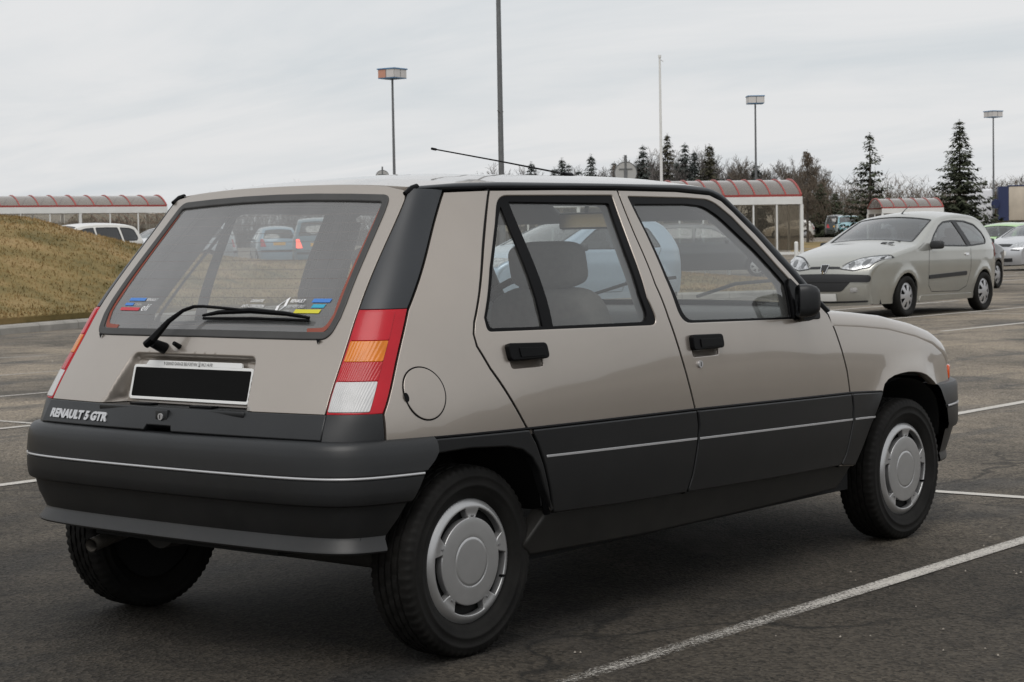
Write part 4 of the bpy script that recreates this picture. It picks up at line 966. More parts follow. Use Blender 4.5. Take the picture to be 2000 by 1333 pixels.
def make_wheel():
    w_ = MB(); w_.tube([(0, -.035, 0), (0, .045, 0)], .168, 40); hub = w_.build('wheel', m_dark, None, True)
    tyre_mesh('tyre', hub)
    R0 = .172; th = np.linspace(0, 2*np.pi, 120, endpoint=False)
    out_ = np.stack([R0*np.cos(th), R0*np.sin(th)], 1); holes = []
    for k in range(5):
        c0 = R(90-4+36+72*k); a0, a1 = c0-R(26.5), c0+R(26.5)
        ou = [(.149*math.cos(t), .149*math.sin(t)) for t in np.linspace(a0+R(1), a1-R(1), 12)]
        inn = [(.117*math.cos(t), .117*math.sin(t)) for t in np.linspace(a1+R(4.5), a0-R(4.5), 12)]
        # tab flanks narrow towards the middle
        holes.append(rp(ou+[(.130*math.cos(a1+R(1.5)), .130*math.sin(a1+R(1.5)))]+inn+[(.130*math.cos(a0-R(1.5)), .130*math.sin(a0-R(1.5)))], .012))
    pol = np.array([(r*math.cos(t+o), r*math.sin(t+o)) for i, r in enumerate((.012, .030, .048, .0585, .0645, .0665, .0685, .0715, .080, .092, .104, .109, .113, .121, .127, .133, .139, .145, .152, .158, .164, .168)) for o in (0.03*(i % 2),) for t in np.linspace(0, 2*np.pi, max(8, min(96, int(r*900))), endpoint=False)])
    hc = panel('hubcap', hub, out_, hub_fm(R0), m_hub, (0, -1, 0), holes=holes, step=.5, lip=.022, e=.003, eh=.003, extra=pol, mind=.0035)
    hc.location = (0, -.061, 0)
    for k in range(5):
        rv = MB(); t = R(90-4+72*k); p = Vector((.124*math.cos(t), -.0655, .124*math.sin(t))); rv.tube([p, p+Vector((0, -.0035, 0))], .0032, 8); rv.build('hubcap_rivet', m_trimin, hub, True)
    va = MB(); va.tube([(.135, -.055, -.06), (.128, -.075, -.057)], .004, 8); va.build('tyre_valve', m_blk, hub, True)
    return hub
wh0 = make_wheel()
WR = .2605
def place(o, x, y, z, flip=False, steer=0.0, spin=0.0):
    o.parent = car; o.location = (x, y, z); o.rotation_euler = (0, 0, (math.pi if flip else 0)+steer)
place(wh0, 0, -.645, WR)
place(copy_tree(wh0), 2.466, -.660, WR, steer=R(-1.5)); place(copy_tree(wh0), 0, .645, WR, True); place(copy_tree(wh0), 2.466, .660, WR, True, steer=R(-1.5))

# ---- underside
k = MB(); k.box(.30, 2.15, -.66, .66, .215, .30); k.box(-.40, .30, -.38, .38, .30, .36); k.box(2.1, 3.0, -.38, .38, .22, .5); k.build('floor_pan', m_dark, car)
k = MB(); k.tube([(0.02, -.58, .235), (0.02, .58, .235)], .032, 12); k.build('rear_axle', m_under, car, True)
k = MB(); k.tube([(-.30, .22, .33), (-.02, .22, .33)], .075, 20); k.build('silencer', m_under, car, True)
k = MB(); k.box(-.355, -.34, -.5, .5, .45, .70); k.build('tailgate_inner', m_dark, car)
k = MB()
ex_ = [Vector((-.10, .41, .290)), Vector((-.24, .41, .290)), Vector((-.34, .385, .281)), Vector((-.44, .352, .271))]
k.tube(ex_, .0205, 18, caps=False); k.tube(ex_[::-1], .0175, 18, caps=False); k.build('exhaust_pipe', m_exh, car, True)
k = MB(); k.tube([(-.335, .387, .281), (-.345, .383, .280)], .0168, 14); k.build('exhaust_bore', m_dark, car)
k = MB(); k.box(-.40, -.30, -.57, .57, .52, .62); k.box(-.30, -.18, -.57, .57, .36, .45); k.build('rear_valance', m_dark, car)

# ---- cabin
def superell(name, m, parent, c, h, e1=.35, e2=.35, Mx=None, nu=20, nv=28, taper=0.0):
    V = []; F = []
    sp_ = lambda v, p: math.copysign(abs(v)**p, v)
    for i in range(nu+1):
        ph = -math.pi/2+math.pi*i/nu
        for j in range(nv):
            t = 2*math.pi*j/nv
            z = sp_(math.sin(ph), e1); k_ = 1+taper*z
            p = Vector((h[0]*sp_(math.cos(ph), e1)*sp_(math.cos(t), e2), h[1]*k_*sp_(math.cos(ph), e1)*sp_(math.sin(t), e2), h[2]*z))
            if Mx is not None: p = Mx @ p
            V.append(p+Vector(c))
    for i in range(nu):
        for j in range(nv): F.append((i*nv+j, i*nv+(j+1) % nv, (i+1)*nv+(j+1) % nv, (i+1)*nv+j))
    return mesh(name, V, F, m, parent, True)
for s in (-1, 1):
    tilt = Matrix.Rotation(R(-16), 3, 'Y')
    st = superell('seat', m_seat, car, (1.10, s*.345, .40), (.27, .245, .085), .4, .3)
    superell('seat_back', m_seat, st, (.885, s*.345, .68), (.062, .235, .305), .35, .35, tilt, taper=-.10)
    superell('headrest', m_seat, st, (.825, s*.345, 1.050), (.045, .138, .072), .45, .45, Matrix.Rotation(R(-12), 3, 'Y'))
    k = MB(); k.tube([(.835, s*.345-.06, .94), (.828, s*.345-.06, 1.02)], .006, 8); k.tube([(.835, s*.345+.06, .94), (.828, s*.345+.06, 1.02)], .006, 8); k.build('headrest_post', m_chrome, st, True)
rs = superell('rear_seat', m_seat, car, (.34, 0, .40), (.26, .385, .08), .35, .25)
superell('rear_seat_back', m_seat, rs, (.085, 0, .70), (.055, .56, .10), .3, .25, Matrix.Rotation(R(-14), 3, 'Y'))
k = MB(); k.box(-.285, .05, -.50, .50, .795, .81); k.build('parcel_shelf', m_carpet, car, bevel=.004)
k = MB(); k.prism([(1.66, .60), (1.62, .80), (1.70, .868), (2.02, .882), (2.04, .55)], -.68, .68); k.build('dashboard', m_dash, car, bevel=.02)
k = MB(); k.prism([(1.60, .80), (1.60, .90), (1.70, .925), (1.80, .88)], .16, .52); k.build('instrument_hood', m_dash, car, bevel=.012)
# steering wheel
k = MB(); cM = Matrix.Translation((1.50, .345, .82)) @ Matrix.Rotation(R(-68), 4, 'Y')
k.tube([cM @ Vector((.185*math.cos(t), .185*math.sin(t), 0)) for t in np.linspace(0, 2*np.pi, 33)], .013, 8, caps=False)
sw = k.build('steering_wheel', m_blk, car, True)
k = MB(); k.tube([cM @ Vector((-.18, 0, 0)), cM @ Vector((.18, 0, 0))], .016, 6); k.tube([cM @ Vector((0, -.18, 0)), cM @ Vector((0, .18, 0))], .016, 6); k.tube([cM @ Vector((0, 0, .0)), cM @ Vector((0, 0, -.25))], .03, 10); k.build('steering_spokes', m_blk, sw, True)
k = MB(); k.box(1.475, 1.495, -.115, .115, 1.165, 1.225, Matrix.Rotation(0, 4, 'Z')); rm = k.build('interior_mirror', m_blk, car, bevel=.01)
k = MB(); k.box(1.4725, 1.4745, -.105, .105, 1.172, 1.218); k.build('mirror_glass', m_chrome, rm)
k = MB(); k.tube([(1.49, 0, 1.215), (1.50, 0, 1.30)], .008, 8); k.build('mirror_stem', m_blk, rm, True)
for s in (-1, 1):
    k = MB(); Mv = Matrix.Translation((1.44, s*.32, 1.255)) @ Matrix.Rotation(R(28), 4, 'Y'); k.box(-.02, .13, -.19, .19, -.012, .012, Mv); k.build('sun_visor', m_trimin, car, bevel=.01)
k = MB(); k.box(.38, 1.9, -.68, .68, .30, .315); k.build('cabin_carpet', m_carpet, car)
k = MB(); k.box(-.30, .0, -.385, .385, .50, .515); k.build('boot_floor', m_carpet, car)
k = MB(); k.box(1.95, 2.0, -.66, .66, .3, .80); k.build('bulkhead', m_carpet, car)
# trim on the inner faces of doors, quarters and pillars
for mir in (False, True):
    panel('door_card', car, inset(fdoor, .012), side, m_trimin, SO, holes=[inset(FPANE, -.006)], off=-.045, lip=0, step=.08, mirror=mir)
    panel('door_card', car, inset(rdoor, .012), side, m_trimin, SO, holes=[inset(RPANE, -.006)], off=-.045, lip=0, step=.08, mirror=mir)
    panel('quarter_trim', car, redo(clip_below(inset(quart, .004), (-1, .64), (2, .64), 1)), side, m_trimin, SO, off=-.045, lip=0, step=.08, mirror=mir)
    panel('pillar_trim', car, rp([(-.005, .62), (.16, .62), (.16, 1.272), (-.005, 1.272)], .05), corner, m_trimin, CO, off=-.035, lip=0, step=.06, mirror=mir)
    sg = 1 if mir else -1
    k = MB(); k.tube([S3(.90, 1.20, -.075, sg), S3(.915, .95, -.075, sg), (.93, sg*.62, .45)], .016, 6); k.build('seat_belt', m_blk, car, True)
tl_ = clip_below(inset(hout, .03), (-1, .845), (1, .845), 1)
panel('tailgate_lining', car, redo(tl_), lambda u, v: np.stack([xhat(u, v), u, v], 1), m_trimin, HO, holes=[inset(hwin, -.004)], off=-.03, lip=0, step=.06)
# ============================================================ other cars
m_bgl = glass('tinted_car_glass', (0.50, 0.54, 0.54), dust=0.03)
m_bgd = glass('dark_privacy_glass', (0.16, 0.18, 0.18), dust=0.02)
m_trim = mat('black_car_trim', (0.015, 0.016, 0.018), rough=0.5)
m_alloy = mat('silver_wheel_trim', (0.48, 0.48, 0.49), rough=0.35, metal=0.6)
m_hdl = mat('headlamp_clear', (0.50, 0.51, 0.52), rough=0.22, metal=0.6, coat=0.8, var=0.6, vscale=15)
m_tail = mat('tail_lamp_red', (0.42, 0.012, 0.02), rough=0.15, coat=0.8)
m_lit = mat('lit_brake_lamp', (0.6, 0.02, 0.02), rough=0.2, emit=(1.0, 0.10, 0.06), es=3.0)
m_wpl = mat('white_plate', (0.62, 0.62, 0.60), rough=0.5); m_ypl = mat('yellow_plate', (0.62, 0.33, 0.03), rough=0.5); m_ebl = mat('euro_blue', (0.03, 0.07, 0.35), rough=0.5)
m_cab = mat('car_cabin_dark', (0.045, 0.045, 0.047), rough=0.9)
def chaikin(p, it=2):
    p = np.array(p, float)
    for _ in range(it):
        q = [p[0]]
        for a, b in zip(p, p[1:]): q += [a*.75+b*.25, a*.25+b*.75]
        q.append(p[-1]); p = np.array(q)
    return p
_wheel_cache = {}
def bg_wheel(style, rad):
    key = (style, round(rad, 3))
    if key in _wheel_cache: return copy_tree(_wheel_cache[key])
    k = MB(); k.tube([(0, -.03, 0), (0, .05, 0)], rad*.64, 28); h = k.build('wheel', m_dark, None, True)
    rim = rad*.66; L = lambda s: [(s*.06, rim, 0), (s*.08, rim+(rad-rim)*.2), (s*.088, rim+(rad-rim)*.5), (s*.084, rad-.02), (s*.070, rad-.004), (s*.05, rad)]
    lathe_y([p[:2] for p in L(-1)+L(1)[::-1]], 40, 'tyre', m_tyre, h)
    n = {'seven': 7, 'five': 5, 'six': 6}[style]; th = np.linspace(0, 2*np.pi, 64, endpoint=False); holes = []
    for i in range(n):
        c = 2*math.pi*i/n; w_ = math.pi/n*.62
        holes.append(rp([(rim*.86*math.cos(c+a), rim*.86*math.sin(c+a)) for a in np.linspace(-w_*.9, w_*.9, 6)]+[(rim*.42*math.cos(c+w_*.55), rim*.42*math.sin(c+w_*.55)), (rim*.42*math.cos(c-w_*.55), rim*.42*math.sin(c-w_*.55))], .03))
    hc = panel('wheel_trim', h, np.stack([rim*np.cos(th), rim*np.sin(th)], 1), lambda u, v: np.stack([u, -.02+.055*(np.hypot(u, v)/rim)**2*.5, v], 1), m_alloy, (0, -1, 0), holes=holes, step=.04, lip=.012, e=.002)
    hc.location = (0, -.062, 0); _wheel_cache[key] = h; return h
def skin_car(name, label, cat, loc, rz, T, color, sx=1.0, sz=1.0, wscale=1.0, gl=None, group=None, over=(), step=.07, seats=True, metal=.3, wheels='six', gaps=True, steer=0.0):
    root = empty(name, loc, rz); tag(root, label, cat, group)
    mp_ = paint('paint_'+'_'.join('%02d' % int(c*100) for c in color)+('m' if metal > .2 else 's'), color, metal=metal, rough=.3, dirt=.15)
    gl = gl or m_bgl
    prof = chaikin([(x*sx, z*sz) for x, z in T['prof']], 2); r = .055
    L = np.concatenate([[0], np.cumsum(np.linalg.norm(np.diff(prof, axis=0), axis=1))]); ss = np.arange(0, L[-1], .05)
    P = np.stack([np.interp(ss, L, prof[:, 0]), np.interp(ss, L, prof[:, 1])], 1)
    tg_ = np.gradient(P, axis=0); tg_ /= np.linalg.norm(tg_, axis=1)[:, None]; nn = np.stack([tg_[:, 1], -tg_[:, 0]], 1)
    if nn[len(nn)//2, 1] < 0: nn = -nn
    for _ in range(4): nn[1:-1] = (nn[:-2]+nn[1:-1]*2+nn[2:])/4
    nn /= np.linalg.norm(nn, axis=1)[:, None]
    B = P-nn*r; zb, zr = T['zb']*sz, T['zr']*sz; x0, x1 = P[:, 0].min(), P[:, 0].max()
    Wm, tw = T['W']*wscale, T['tw']*wscale
    pf = vpchip([0, .05, .12, .22, .5, .8, .92, 1.0], [Wm*.74, Wm*.88, Wm*.955, Wm*.985, Wm, Wm*.985, Wm*.93, Wm*.80])
    def yw(x, z):
        y = pf((x1-x)/(x1-x0)); t = np.clip((z-zb)/(zr-zb), 0, 1.2)
        y = y-tw*(t**1.15)-.035*np.clip((.5*sz-z)/.3, 0, 1)**1.5+.012*np.exp(-((z-.72*sz)/.16)**2)
        for wx in (0.0, T['wb']*sx): y = y+T.get('flare', .014)*np.exp(-((np.hypot(x-wx, z-T['rw'])-T['rw']*1.22)/.055)**2)*sstep(.3, .5, z)
        return y
    sd = lambda u, v: np.stack([u, -yw(u, v), v], 1)
    S = np.concatenate([[0], np.cumsum(np.linalg.norm(np.diff(B, axis=0), axis=1))]); ST = S[-1]
    def bel(u, v):
        i = np.clip(u, 0, ST); x = np.interp(i, S, B[:, 0]); z = np.interp(i, S, B[:, 1]); nx = np.interp(i, S, nn[:, 0]); nz_ = np.interp(i, S, nn[:, 1])
        Y = yw(x, z); t = np.clip(v/.75, -1, 1); at = np.abs(t); t0 = .90; a = np.clip((at-t0)/(1-t0), 0, 1)*math.pi/2
        yy = np.where(at > t0, (Y-r)+r*np.sin(a), at/t0*(Y-r)); h = np.where(at > t0, r*np.cos(a), r+T['crown']*(1-(at/t0)**2))
        fx = T['bow']*(1-at**2.4)*np.abs(nx)*np.sign(nx)
        return np.stack([x+nx*h+fx, np.sign(t)*yy, z+nz_*h], 1)
    def s_at(p): return float(S[np.argmin(np.hypot(B[:, 0]-p[0]*sx, B[:, 1]-p[1]*sz))])
    # side wall with wheel arches
    zs = T['sill']*sz; ra = T['rw']*1.16; bot = []
    for wx in (0.0, T['wb']*sx):
        a0 = math.asin(min(.95, max(-.95, (zs-T['rw'])/ra)))
        bot += [(wx+ra*math.cos(t), T['rw']+ra*math.sin(t)) for t in np.linspace(math.pi-a0, a0, 13)]
    body = [tuple(p) for p in B]; sidep = rp(body+[(B[-1][0]+.02, zs)]+bot+[(B[0][0]-.02, zs)], .05)
    wins = [rp([(p[0]*sx, p[1]*sz, .035*sx) for p in w_], .05) for w_ in T['wins']]
    for mir in (False, True):
        s_ = panel('side_panel', root, sidep, sd, mp_, (0, -1, .1), holes=wins, step=step, lip=.03, e=.004, mirror=mir)
        for w_ in wins:
            panel('window_pane', s_, inset(w_, -.004), sd, gl, (0, -1, .1), off=-.006, lip=0, step=.12, mirror=mir)
            panel('window_trim', s_, inset(w_, -.008), sd, m_trim, (0, -1, .1), holes=[inset(w_, .014)], off=.001, lip=.006, e=.001, step=.12, mirror=mir)
        if gaps:
            for ln in T.get('gaps', []):
                q = rp([(a*sx, b*sz) for a, b in ln], .05, False); tn = np.gradient(q, axis=0); tn /= np.linalg.norm(tn, axis=1)[:, None]; n2 = np.stack([tn[:, 1], -tn[:, 0]], 1)*.0045
                panel('door_gap', s_, np.concatenate([q+n2, (q-n2)[::-1]]), sd, m_trim, (0, -1, .1), off=.0012, lip=0, step=.2, mirror=mir)
        for nm, dom, pts, m, off in over:
            if dom == 'side': panel(nm, s_, rp([(p[0]*sx, p[1]*sz, *p[2:]) for p in pts], .04), sd, m, (0, -1, .1), off=off, lip=max(off, .004), e=.003, step=.06, mirror=mir)
        # mirror pods
        if 'mirror' in T:
            mx_, mz_ = T['mirror'][0]*sx, T['mirror'][1]*sz; yv = float(yw(np.array([mx_]), np.array([mz_]))[0]); sg = 1 if mir else -1
            mr_ = superell('door_mirror', m_trim, root, (mx_, sg*(yv+.10), mz_), (.055, .10, .06), .5, .5, nu=10, nv=14)
            k = MB(); k.tube([(mx_, sg*(yv-.02), mz_-.04), (mx_, sg*(yv+.06), mz_-.02)], .025, 8); k.build('mirror_stalk', m_trim, mr_, True)
        # wheel housings
        for wx in (0.0, T['wb']*sx):
            sg = 1 if mir else -1; hs = []
            for t in np.linspace(-5, 185, 14):
                x, z = wx+ra*math.cos(R(t)), T['rw']+ra*math.sin(R(t)); hs.append([(x, sg*(Wm-.05), z), (x, sg*.42, z), (wx, sg*.42, T['rw'])])
            loft('wheel_housing', hs, m_dark, root)
            wv = bg_wheel(wheels, T['rw']); wv.parent = root; wv.location = (wx, sg*(Wm-.085), T['rw']); wv.rotation_euler = (0, 0, (math.pi if mir else 0)+(steer if wx > 1 else 0))
    # top and ends
    ho = []; pan = []
    for key, nm in (('ws', 'windscreen'), ('rw_', 'rear_window')):
        if key in T:
            a, b = s_at(T[key][0]), s_at(T[key][1]); a, b = min(a, b), max(a, b); v0, v1 = T[key][2] if len(T[key]) > 2 else (.66, .70)
            va, vb = (v1, v0) if key == 'ws' else (v0, v1)
            h = rp([(a, -va, .05), (b, -vb, .05), (b, vb, .05), (a, va, .05)], .08); ho.append(h); pan.append((nm, h))
    bo_ = panel('upper_body', root, rp([(.0, -.75), (ST, -.75), (ST, .75), (.0, .75)], .08), bel, mp_, (0, 0, 1) if False else (.0, 0, 1), holes=ho, step=step, lip=.0) if False else None
    # normals: outward = profile normal
    def bel_out(u): return None
    gu = np.arange(0, ST+.001, .05); gv = np.concatenate([-np.linspace(.66, .75, 7)[::-1], np.linspace(-.60, .60, 13), np.linspace(.66, .75, 7)])
    G = np.stack([a.ravel() for a in np.meshgrid(gu, gv)], 1)
    segs = []
    outline = rp([(.0, -.75), (ST, -.75), (ST, .75), (.0, .75)], .06)
    bo_ = panel_n('upper_body', root, outline, bel, mp_, S, nn, holes=ho, extra=G)
    for nm, h in pan:
        panel_n(nm, bo_, inset(h, -.004), bel, gl, S, nn, off=-.005)
        panel_n('window_trim', bo_, inset(h, -.006), bel, m_trim, S, nn, holes=[inset(h, .018)], off=.0015)
    for nm, dom, pts, m, off in over:
        if dom in ('front', 'rear'):
            k = S < ST*.5 if dom == 'front' else S > ST*.5; zz = B[k, 1]; s2 = S[k]
            if dom == 'front': hi_ = np.argmax(zz > 0.95*sz) if (zz > .95*sz).any() else len(zz); zz, s2 = zz[:hi_], s2[:hi_]
            else: lo_ = len(zz)-np.argmax(zz[::-1] > 1.25*sz) if (zz > 1.25*sz).any() else 0; zz, s2 = zz[lo_:], s2[lo_:]
            o_ = np.argsort(zz)
            q = [(float(np.interp(p[1]*sz, zz[o_], s2[o_])), p[0]*.75/Wm, *p[2:]) for p in pts]
            panel_n(nm, bo_, rp(q, .04), bel, m, S, nn, off=off, step=.05)
        elif dom == 'top':
            panel_n(nm, bo_, rp([(s_at(p[:2])+p[3], p[2]) for p in pts], .04), bel, m, S, nn, off=off, step=.05)
    # floor, cabin, seats
    k = MB(); k.box(x0+.15, x1-.2, -Wm+.12, Wm-.12, zs-.01, zs+.06); k.build('floor_pan', m_dark, root)
    k = MB(); k.box(x0+.25, T['dash']*sx, -Wm+.10, Wm-.10, zb-.30, zb-.22); k.build('cabin_floor', m_cab, root)
    k = MB(); k.prism([(T['dash']*sx-.12, zb-.25), (T['dash']*sx-.05, zb-.02), (T['dash']*sx+.32, zb+.0), (T['dash']*sx+.32, zb-.25)], -Wm+.14, Wm-.14); k.build('dashboard', m_dash, root, bevel=.02)
    if seats:
        for sxp in ((T['seat']*sx, .36), (T['seat']*sx-.85, .34)):
            for sg in (-1, 1):
                st = superell('seat_back', m_cab, root, (sxp[0], sg*sxp[1], zb-.08), (.07, .22, .26), .4, .4, Matrix.Rotation(R(-15), 3, 'Y'), nu=8, nv=12)
                superell('headrest', m_cab, st, (sxp[0]-.06, sg*sxp[1], zb+.24), (.045, .12, .07), .5, .5, nu=8, nv=10)
    return root
def panel_n(name, parent, outline, fm, m, S, nn, holes=(), step=.07, off=0.0, extra=None):
    """sheet on a car's wrap-over surface; outward is the profile's own normal"""
    loops = [outline]+list(holes)
    if extra is None:
        lo = outline.min(0); hi = outline.max(0); gx = np.arange(lo[0]+step/2, hi[0], step); gy = np.arange(lo[1]+step/2, hi[1], step)
        G = np.array([(a, b) for b in gy for a in gx]) if len(gx)*len(gy) else np.zeros((0, 2))
    else: G = extra
    if len(G):
        k = inside(outline, G)
        for hl in holes: k &= ~inside(hl, G)
        G = G[k]
        if len(G): G = G[np.min([segdist(l, G) for l in loops], 0) > .012]
    V = [tuple(p) for l in loops for p in l]+[tuple(p) for p in G]; E = []; b = 0
    for l in loops: n = len(l); E += [(b+i, b+(i+1) % n) for i in range(n)]; b += n
    ov, oe, of, *_ = delaunay_2d_cdt([Vector(p) for p in V], E, [], 0, 1e-7)
    P2 = np.array([tuple(p) for p in ov]); F = np.array([tuple(f) for f in of if len(f) == 3]); cen = P2[F].mean(1); k = inside(outline, cen)
    for hl in holes: k &= ~inside(hl, cen)
    F = F[k]; h = .004
    u, v = P2[:, 0], np.clip(P2[:, 1], -.7495, .7495)
    N = np.cross(fm(u+h, v)-fm(u-h, v), fm(u, np.clip(v+h, -.75, .75))-fm(u, np.clip(v-h, -.75, .75))); N /= np.maximum(np.linalg.norm(N, axis=1), 1e-9)[:, None]
    ref = np.stack([np.interp(u, S, nn[:, 0]), np.sign(v)*np.clip((np.abs(v)-.66)/.09, 0, 1)*1.5, np.interp(u, S, nn[:, 1])], 1)
    sg = np.sign(np.sum(N*ref, 1)); sg[sg == 0] = 1; N *= sg[:, None]
    P3 = fm(P2[:, 0], P2[:, 1])+N*off
    fn = np.cross(P3[F[:, 1]]-P3[F[:, 0]], P3[F[:, 2]]-P3[F[:, 0]]); fl = np.sum(fn*N[F].mean(1), 1) < 0; F[fl] = F[fl][:, ::-1]
    return mesh(name, P3, F, m, parent, True, normals=N)

HATCH = dict(prof=[(3.175, .19), (3.215, .32), (3.225, .45), (3.215, .60), (3.175, .70), (3.09, .785), (2.93, .848), (2.65, .912), (2.30, .968), (2.02, 1.012), (1.60, 1.205), (1.22, 1.365), (1.0, 1.410), (.55, 1.445), (.05, 1.432), (-.28, 1.375), (-.45, 1.22), (-.585, 1.00), (-.63, .88), (-.655, .70), (-.675, .52), (-.67, .36), (-.645, .20)],
             zb=.93, zr=1.40, W=.815, tw=.215, wb=2.442, rw=.288, sill=.20, crown=.055, bow=.11, dash=1.72, seat=1.02, mirror=(1.70, .995),
             ws=((2.00, .955), (1.20, 1.315), (.655, .60)), rw_=((-.34, 1.29), (-.535, .97), (.58, .62)),
             wins=[[(1.735, .985), (1.50, 1.13), (1.22, 1.265), (1.02, 1.325), (.72, 1.345), (.52, .965)], [(.44, .968), (.62, 1.345), (.30, 1.335), (.02, 1.285), (-.15, 1.17), (-.20, 1.06), (-.12, 1.0)]],
             gaps=[[(1.78, .97), (1.82, .70), (1.80, .42), (1.70, .33), (.85, .315), (.60, .38), (.48, .62), (.46, .95)]])
H5 = dict(HATCH); H5['wins'] = [[(1.75, .975), (1.50, 1.12), (1.22, 1.26), (1.02, 1.315), (.78, 1.335), (.72, .965)], [(.64, .966), (.70, 1.335), (.30, 1.325), (.05, 1.27), (-.10, .985)]]
H5['gaps'] = [[(1.80, .97), (1.84, .70), (1.82, .42), (1.70, .30), (.80, .30), (.70, .5), (.68, .95)], [(.68, .5), (.62, .32), (.42, .31), (.30, .55), (.05, .75), (-.10, .97)]]
EST = dict(prof=[(3.22, .20), (3.26, .33), (3.27, .45), (3.25, .62), (3.16, .72), (3.0, .79), (2.6, .90), (2.25, .96), (2.02, 1.00), (1.62, 1.22), (1.28, 1.39), (1.0, 1.44), (.4, 1.475), (-.3, 1.465), (-.78, 1.42), (-.90, 1.30), (-1.02, 1.02), (-1.06, .88), (-1.09, .70), (-1.11, .50), (-1.105, .36), (-1.08, .21)],
           zb=.93, zr=1.42, W=.86, tw=.20, wb=2.62, rw=.30, sill=.20, crown=.055, bow=.14, dash=1.75, seat=1.05, mirror=(1.72, 1.0),
           ws=((2.02, .955), (1.26, 1.335), (.655, .60)), rw_=((-.84, 1.34), (-.985, .98), (.58, .62)),
           wins=[[(1.76, .98), (1.50, 1.13), (1.22, 1.29), (1.0, 1.345), (.72, 1.365), (.70, .965)], [(.63, .965), (.64, 1.365), (.2, 1.375), (-.15, 1.37), (-.22, .97)], [(-.30, .97), (-.24, 1.37), (-.60, 1.35), (-.76, 1.30), (-.86, 1.06), (-.78, .985)]],
           gaps=[[(1.80, .97), (1.84, .70), (1.82, .42), (1.70, .30), (.78, .30), (.67, .5), (.66, .95)], [(.66, .5), (.6, .32), (.42, .31), (.30, .55), (-.1, .75), (-.26, .97)]])
MPV = dict(prof=[(3.06, .22), (3.10, .35), (3.11, .48), (3.08, .68), (2.98, .82), (2.75, .93), (2.45, 1.03), (2.25, 1.09), (1.85, 1.32), (1.50, 1.53), (1.2, 1.60), (.6, 1.645), (.0, 1.64), (-.45, 1.60), (-.66, 1.45), (-.78, 1.15), (-.82, .95), (-.86, .72), (-.88, .50), (-.875, .38), (-.85, .23)],
           zb=1.02, zr=1.60, W=.865, tw=.19, wb=2.69, rw=.305, sill=.22, crown=.05, bow=.14, dash=1.85, seat=1.05, mirror=(1.80, 1.10),
           ws=((2.22, 1.045), (1.48, 1.49), (.655, .60)), rw_=((-.56, 1.50), (-.75, 1.10), (.56, .62)),
           wins=[[(2.02, 1.09), (1.76, 1.27), (1.42, 1.47), (1.2, 1.515), (.86, 1.53), (.84, 1.05)], [(.77, 1.05), (.79, 1.53), (.35, 1.54), (-.02, 1.53), (-.06, 1.05)], [(-.13, 1.06), (-.09, 1.53), (-.38, 1.50), (-.55, 1.30), (-.58, 1.10)]],
           gaps=[[(2.0, 1.06), (1.95, .70), (1.92, .42), (1.8, .33), (.90, .32), (.81, .5), (.80, 1.05)], [(.81, .5), (.72, .33), (.45, .33), (.32, .6), (.0, .8), (-.10, 1.05)]])
# lamps and plates shared by most of them
def std_over(front=True, rear=True, wpl=m_ypl, tl=m_tail, zl=(.66, .78), bump=True, hi=.80):
    o = []
    for s in (1, -1):
        if front: o.append(('headlamp', 'front', [(s*.36, zl[0], .02), (s*.745, zl[0]+.03, .02), (s*.76, zl[1]+.02, .02), (s*.42, zl[1], .02)], m_hdl, .004))
        if rear: o.append(('tail_lamp', 'rear', [(s*.56, .70, .02), (s*.80, .70, .02), (s*.80, .98, .02), (s*.68, .98, .02)], tl, .006))
    if front: o += [('grille', 'front', [(-.32, .68, .02), (.32, .68, .02), (.36, .74, .02), (-.36, .74, .02)], m_trim, .003), ('lower_intake', 'front', [(-.5, .30, .02), (.5, .30, .02), (.5, .40, .02), (-.5, .40, .02)], m_trim, .003), ('number_plate', 'front', [(-.26, .47), (.26, .47), (.26, .58), (-.26, .58)], m_wpl, .012)]
    if rear: o += [('number_plate', 'rear', [(-.26, .74), (.26, .74), (.26, .85), (-.26, .85)], wpl, .012)]
    if bump: o += [('bump_strip', 'rear', [(-.80, .50, .03), (.80, .50, .03), (.80, .58, .03), (-.80, .58, .03)], m_trim, .008)]
    return o
silver = (.40, .40, .368)
m_bowl = mat('lamp_reflector_bowl', (0.22, 0.225, 0.23), rough=0.2, metal=0.7); m_wht2 = mat('lamp_bulb_glint', (0.75, 0.76, 0.78), rough=0.2, metal=0.3)
# ---- the silver three-door parked facing us
ov = []
for s in (1, -1):
    ov.append(('lamp_surround', 'front', [(s*.285, .638, .015), (s*.52, .625, .03), (s*.735, .665, .03), (s*.818, .828, .02), (s*.735, .818, .04), (s*.47, .752, .03)], m_trim, .0035))
    ov.append(('headlamp', 'front', [(s*.30, .645, .015), (s*.52, .635, .03), (s*.72, .675, .03), (s*.812, .815, .02), (s*.74, .805, .04), (s*.48, .742, .03)], m_hdl, .005))
    for (cy_, cz_, cr_) in ((.445, .683, .038), (.63, .715, .045)):
        ov.append(('lamp_bowl', 'front', [(s*cy_+cr_*math.cos(t), cz_+cr_*.9*math.sin(t)) for t in np.linspace(0, 2*np.pi, 14, endpoint=False)], m_bowl, .007))
    ov.append(('fog_lamp', 'front', [(s*.50, .375, .02), (s*.62, .375, .02), (s*.62, .435, .02), (s*.50, .435, .02)], m_hdl, .006))
    ov.append(('tail_lamp', 'rear', [(s*.66, .80, .02), (s*.83, .80, .02), (s*.83, 1.00, .03), (s*.74, 1.00, .03)], m_tail, .006))
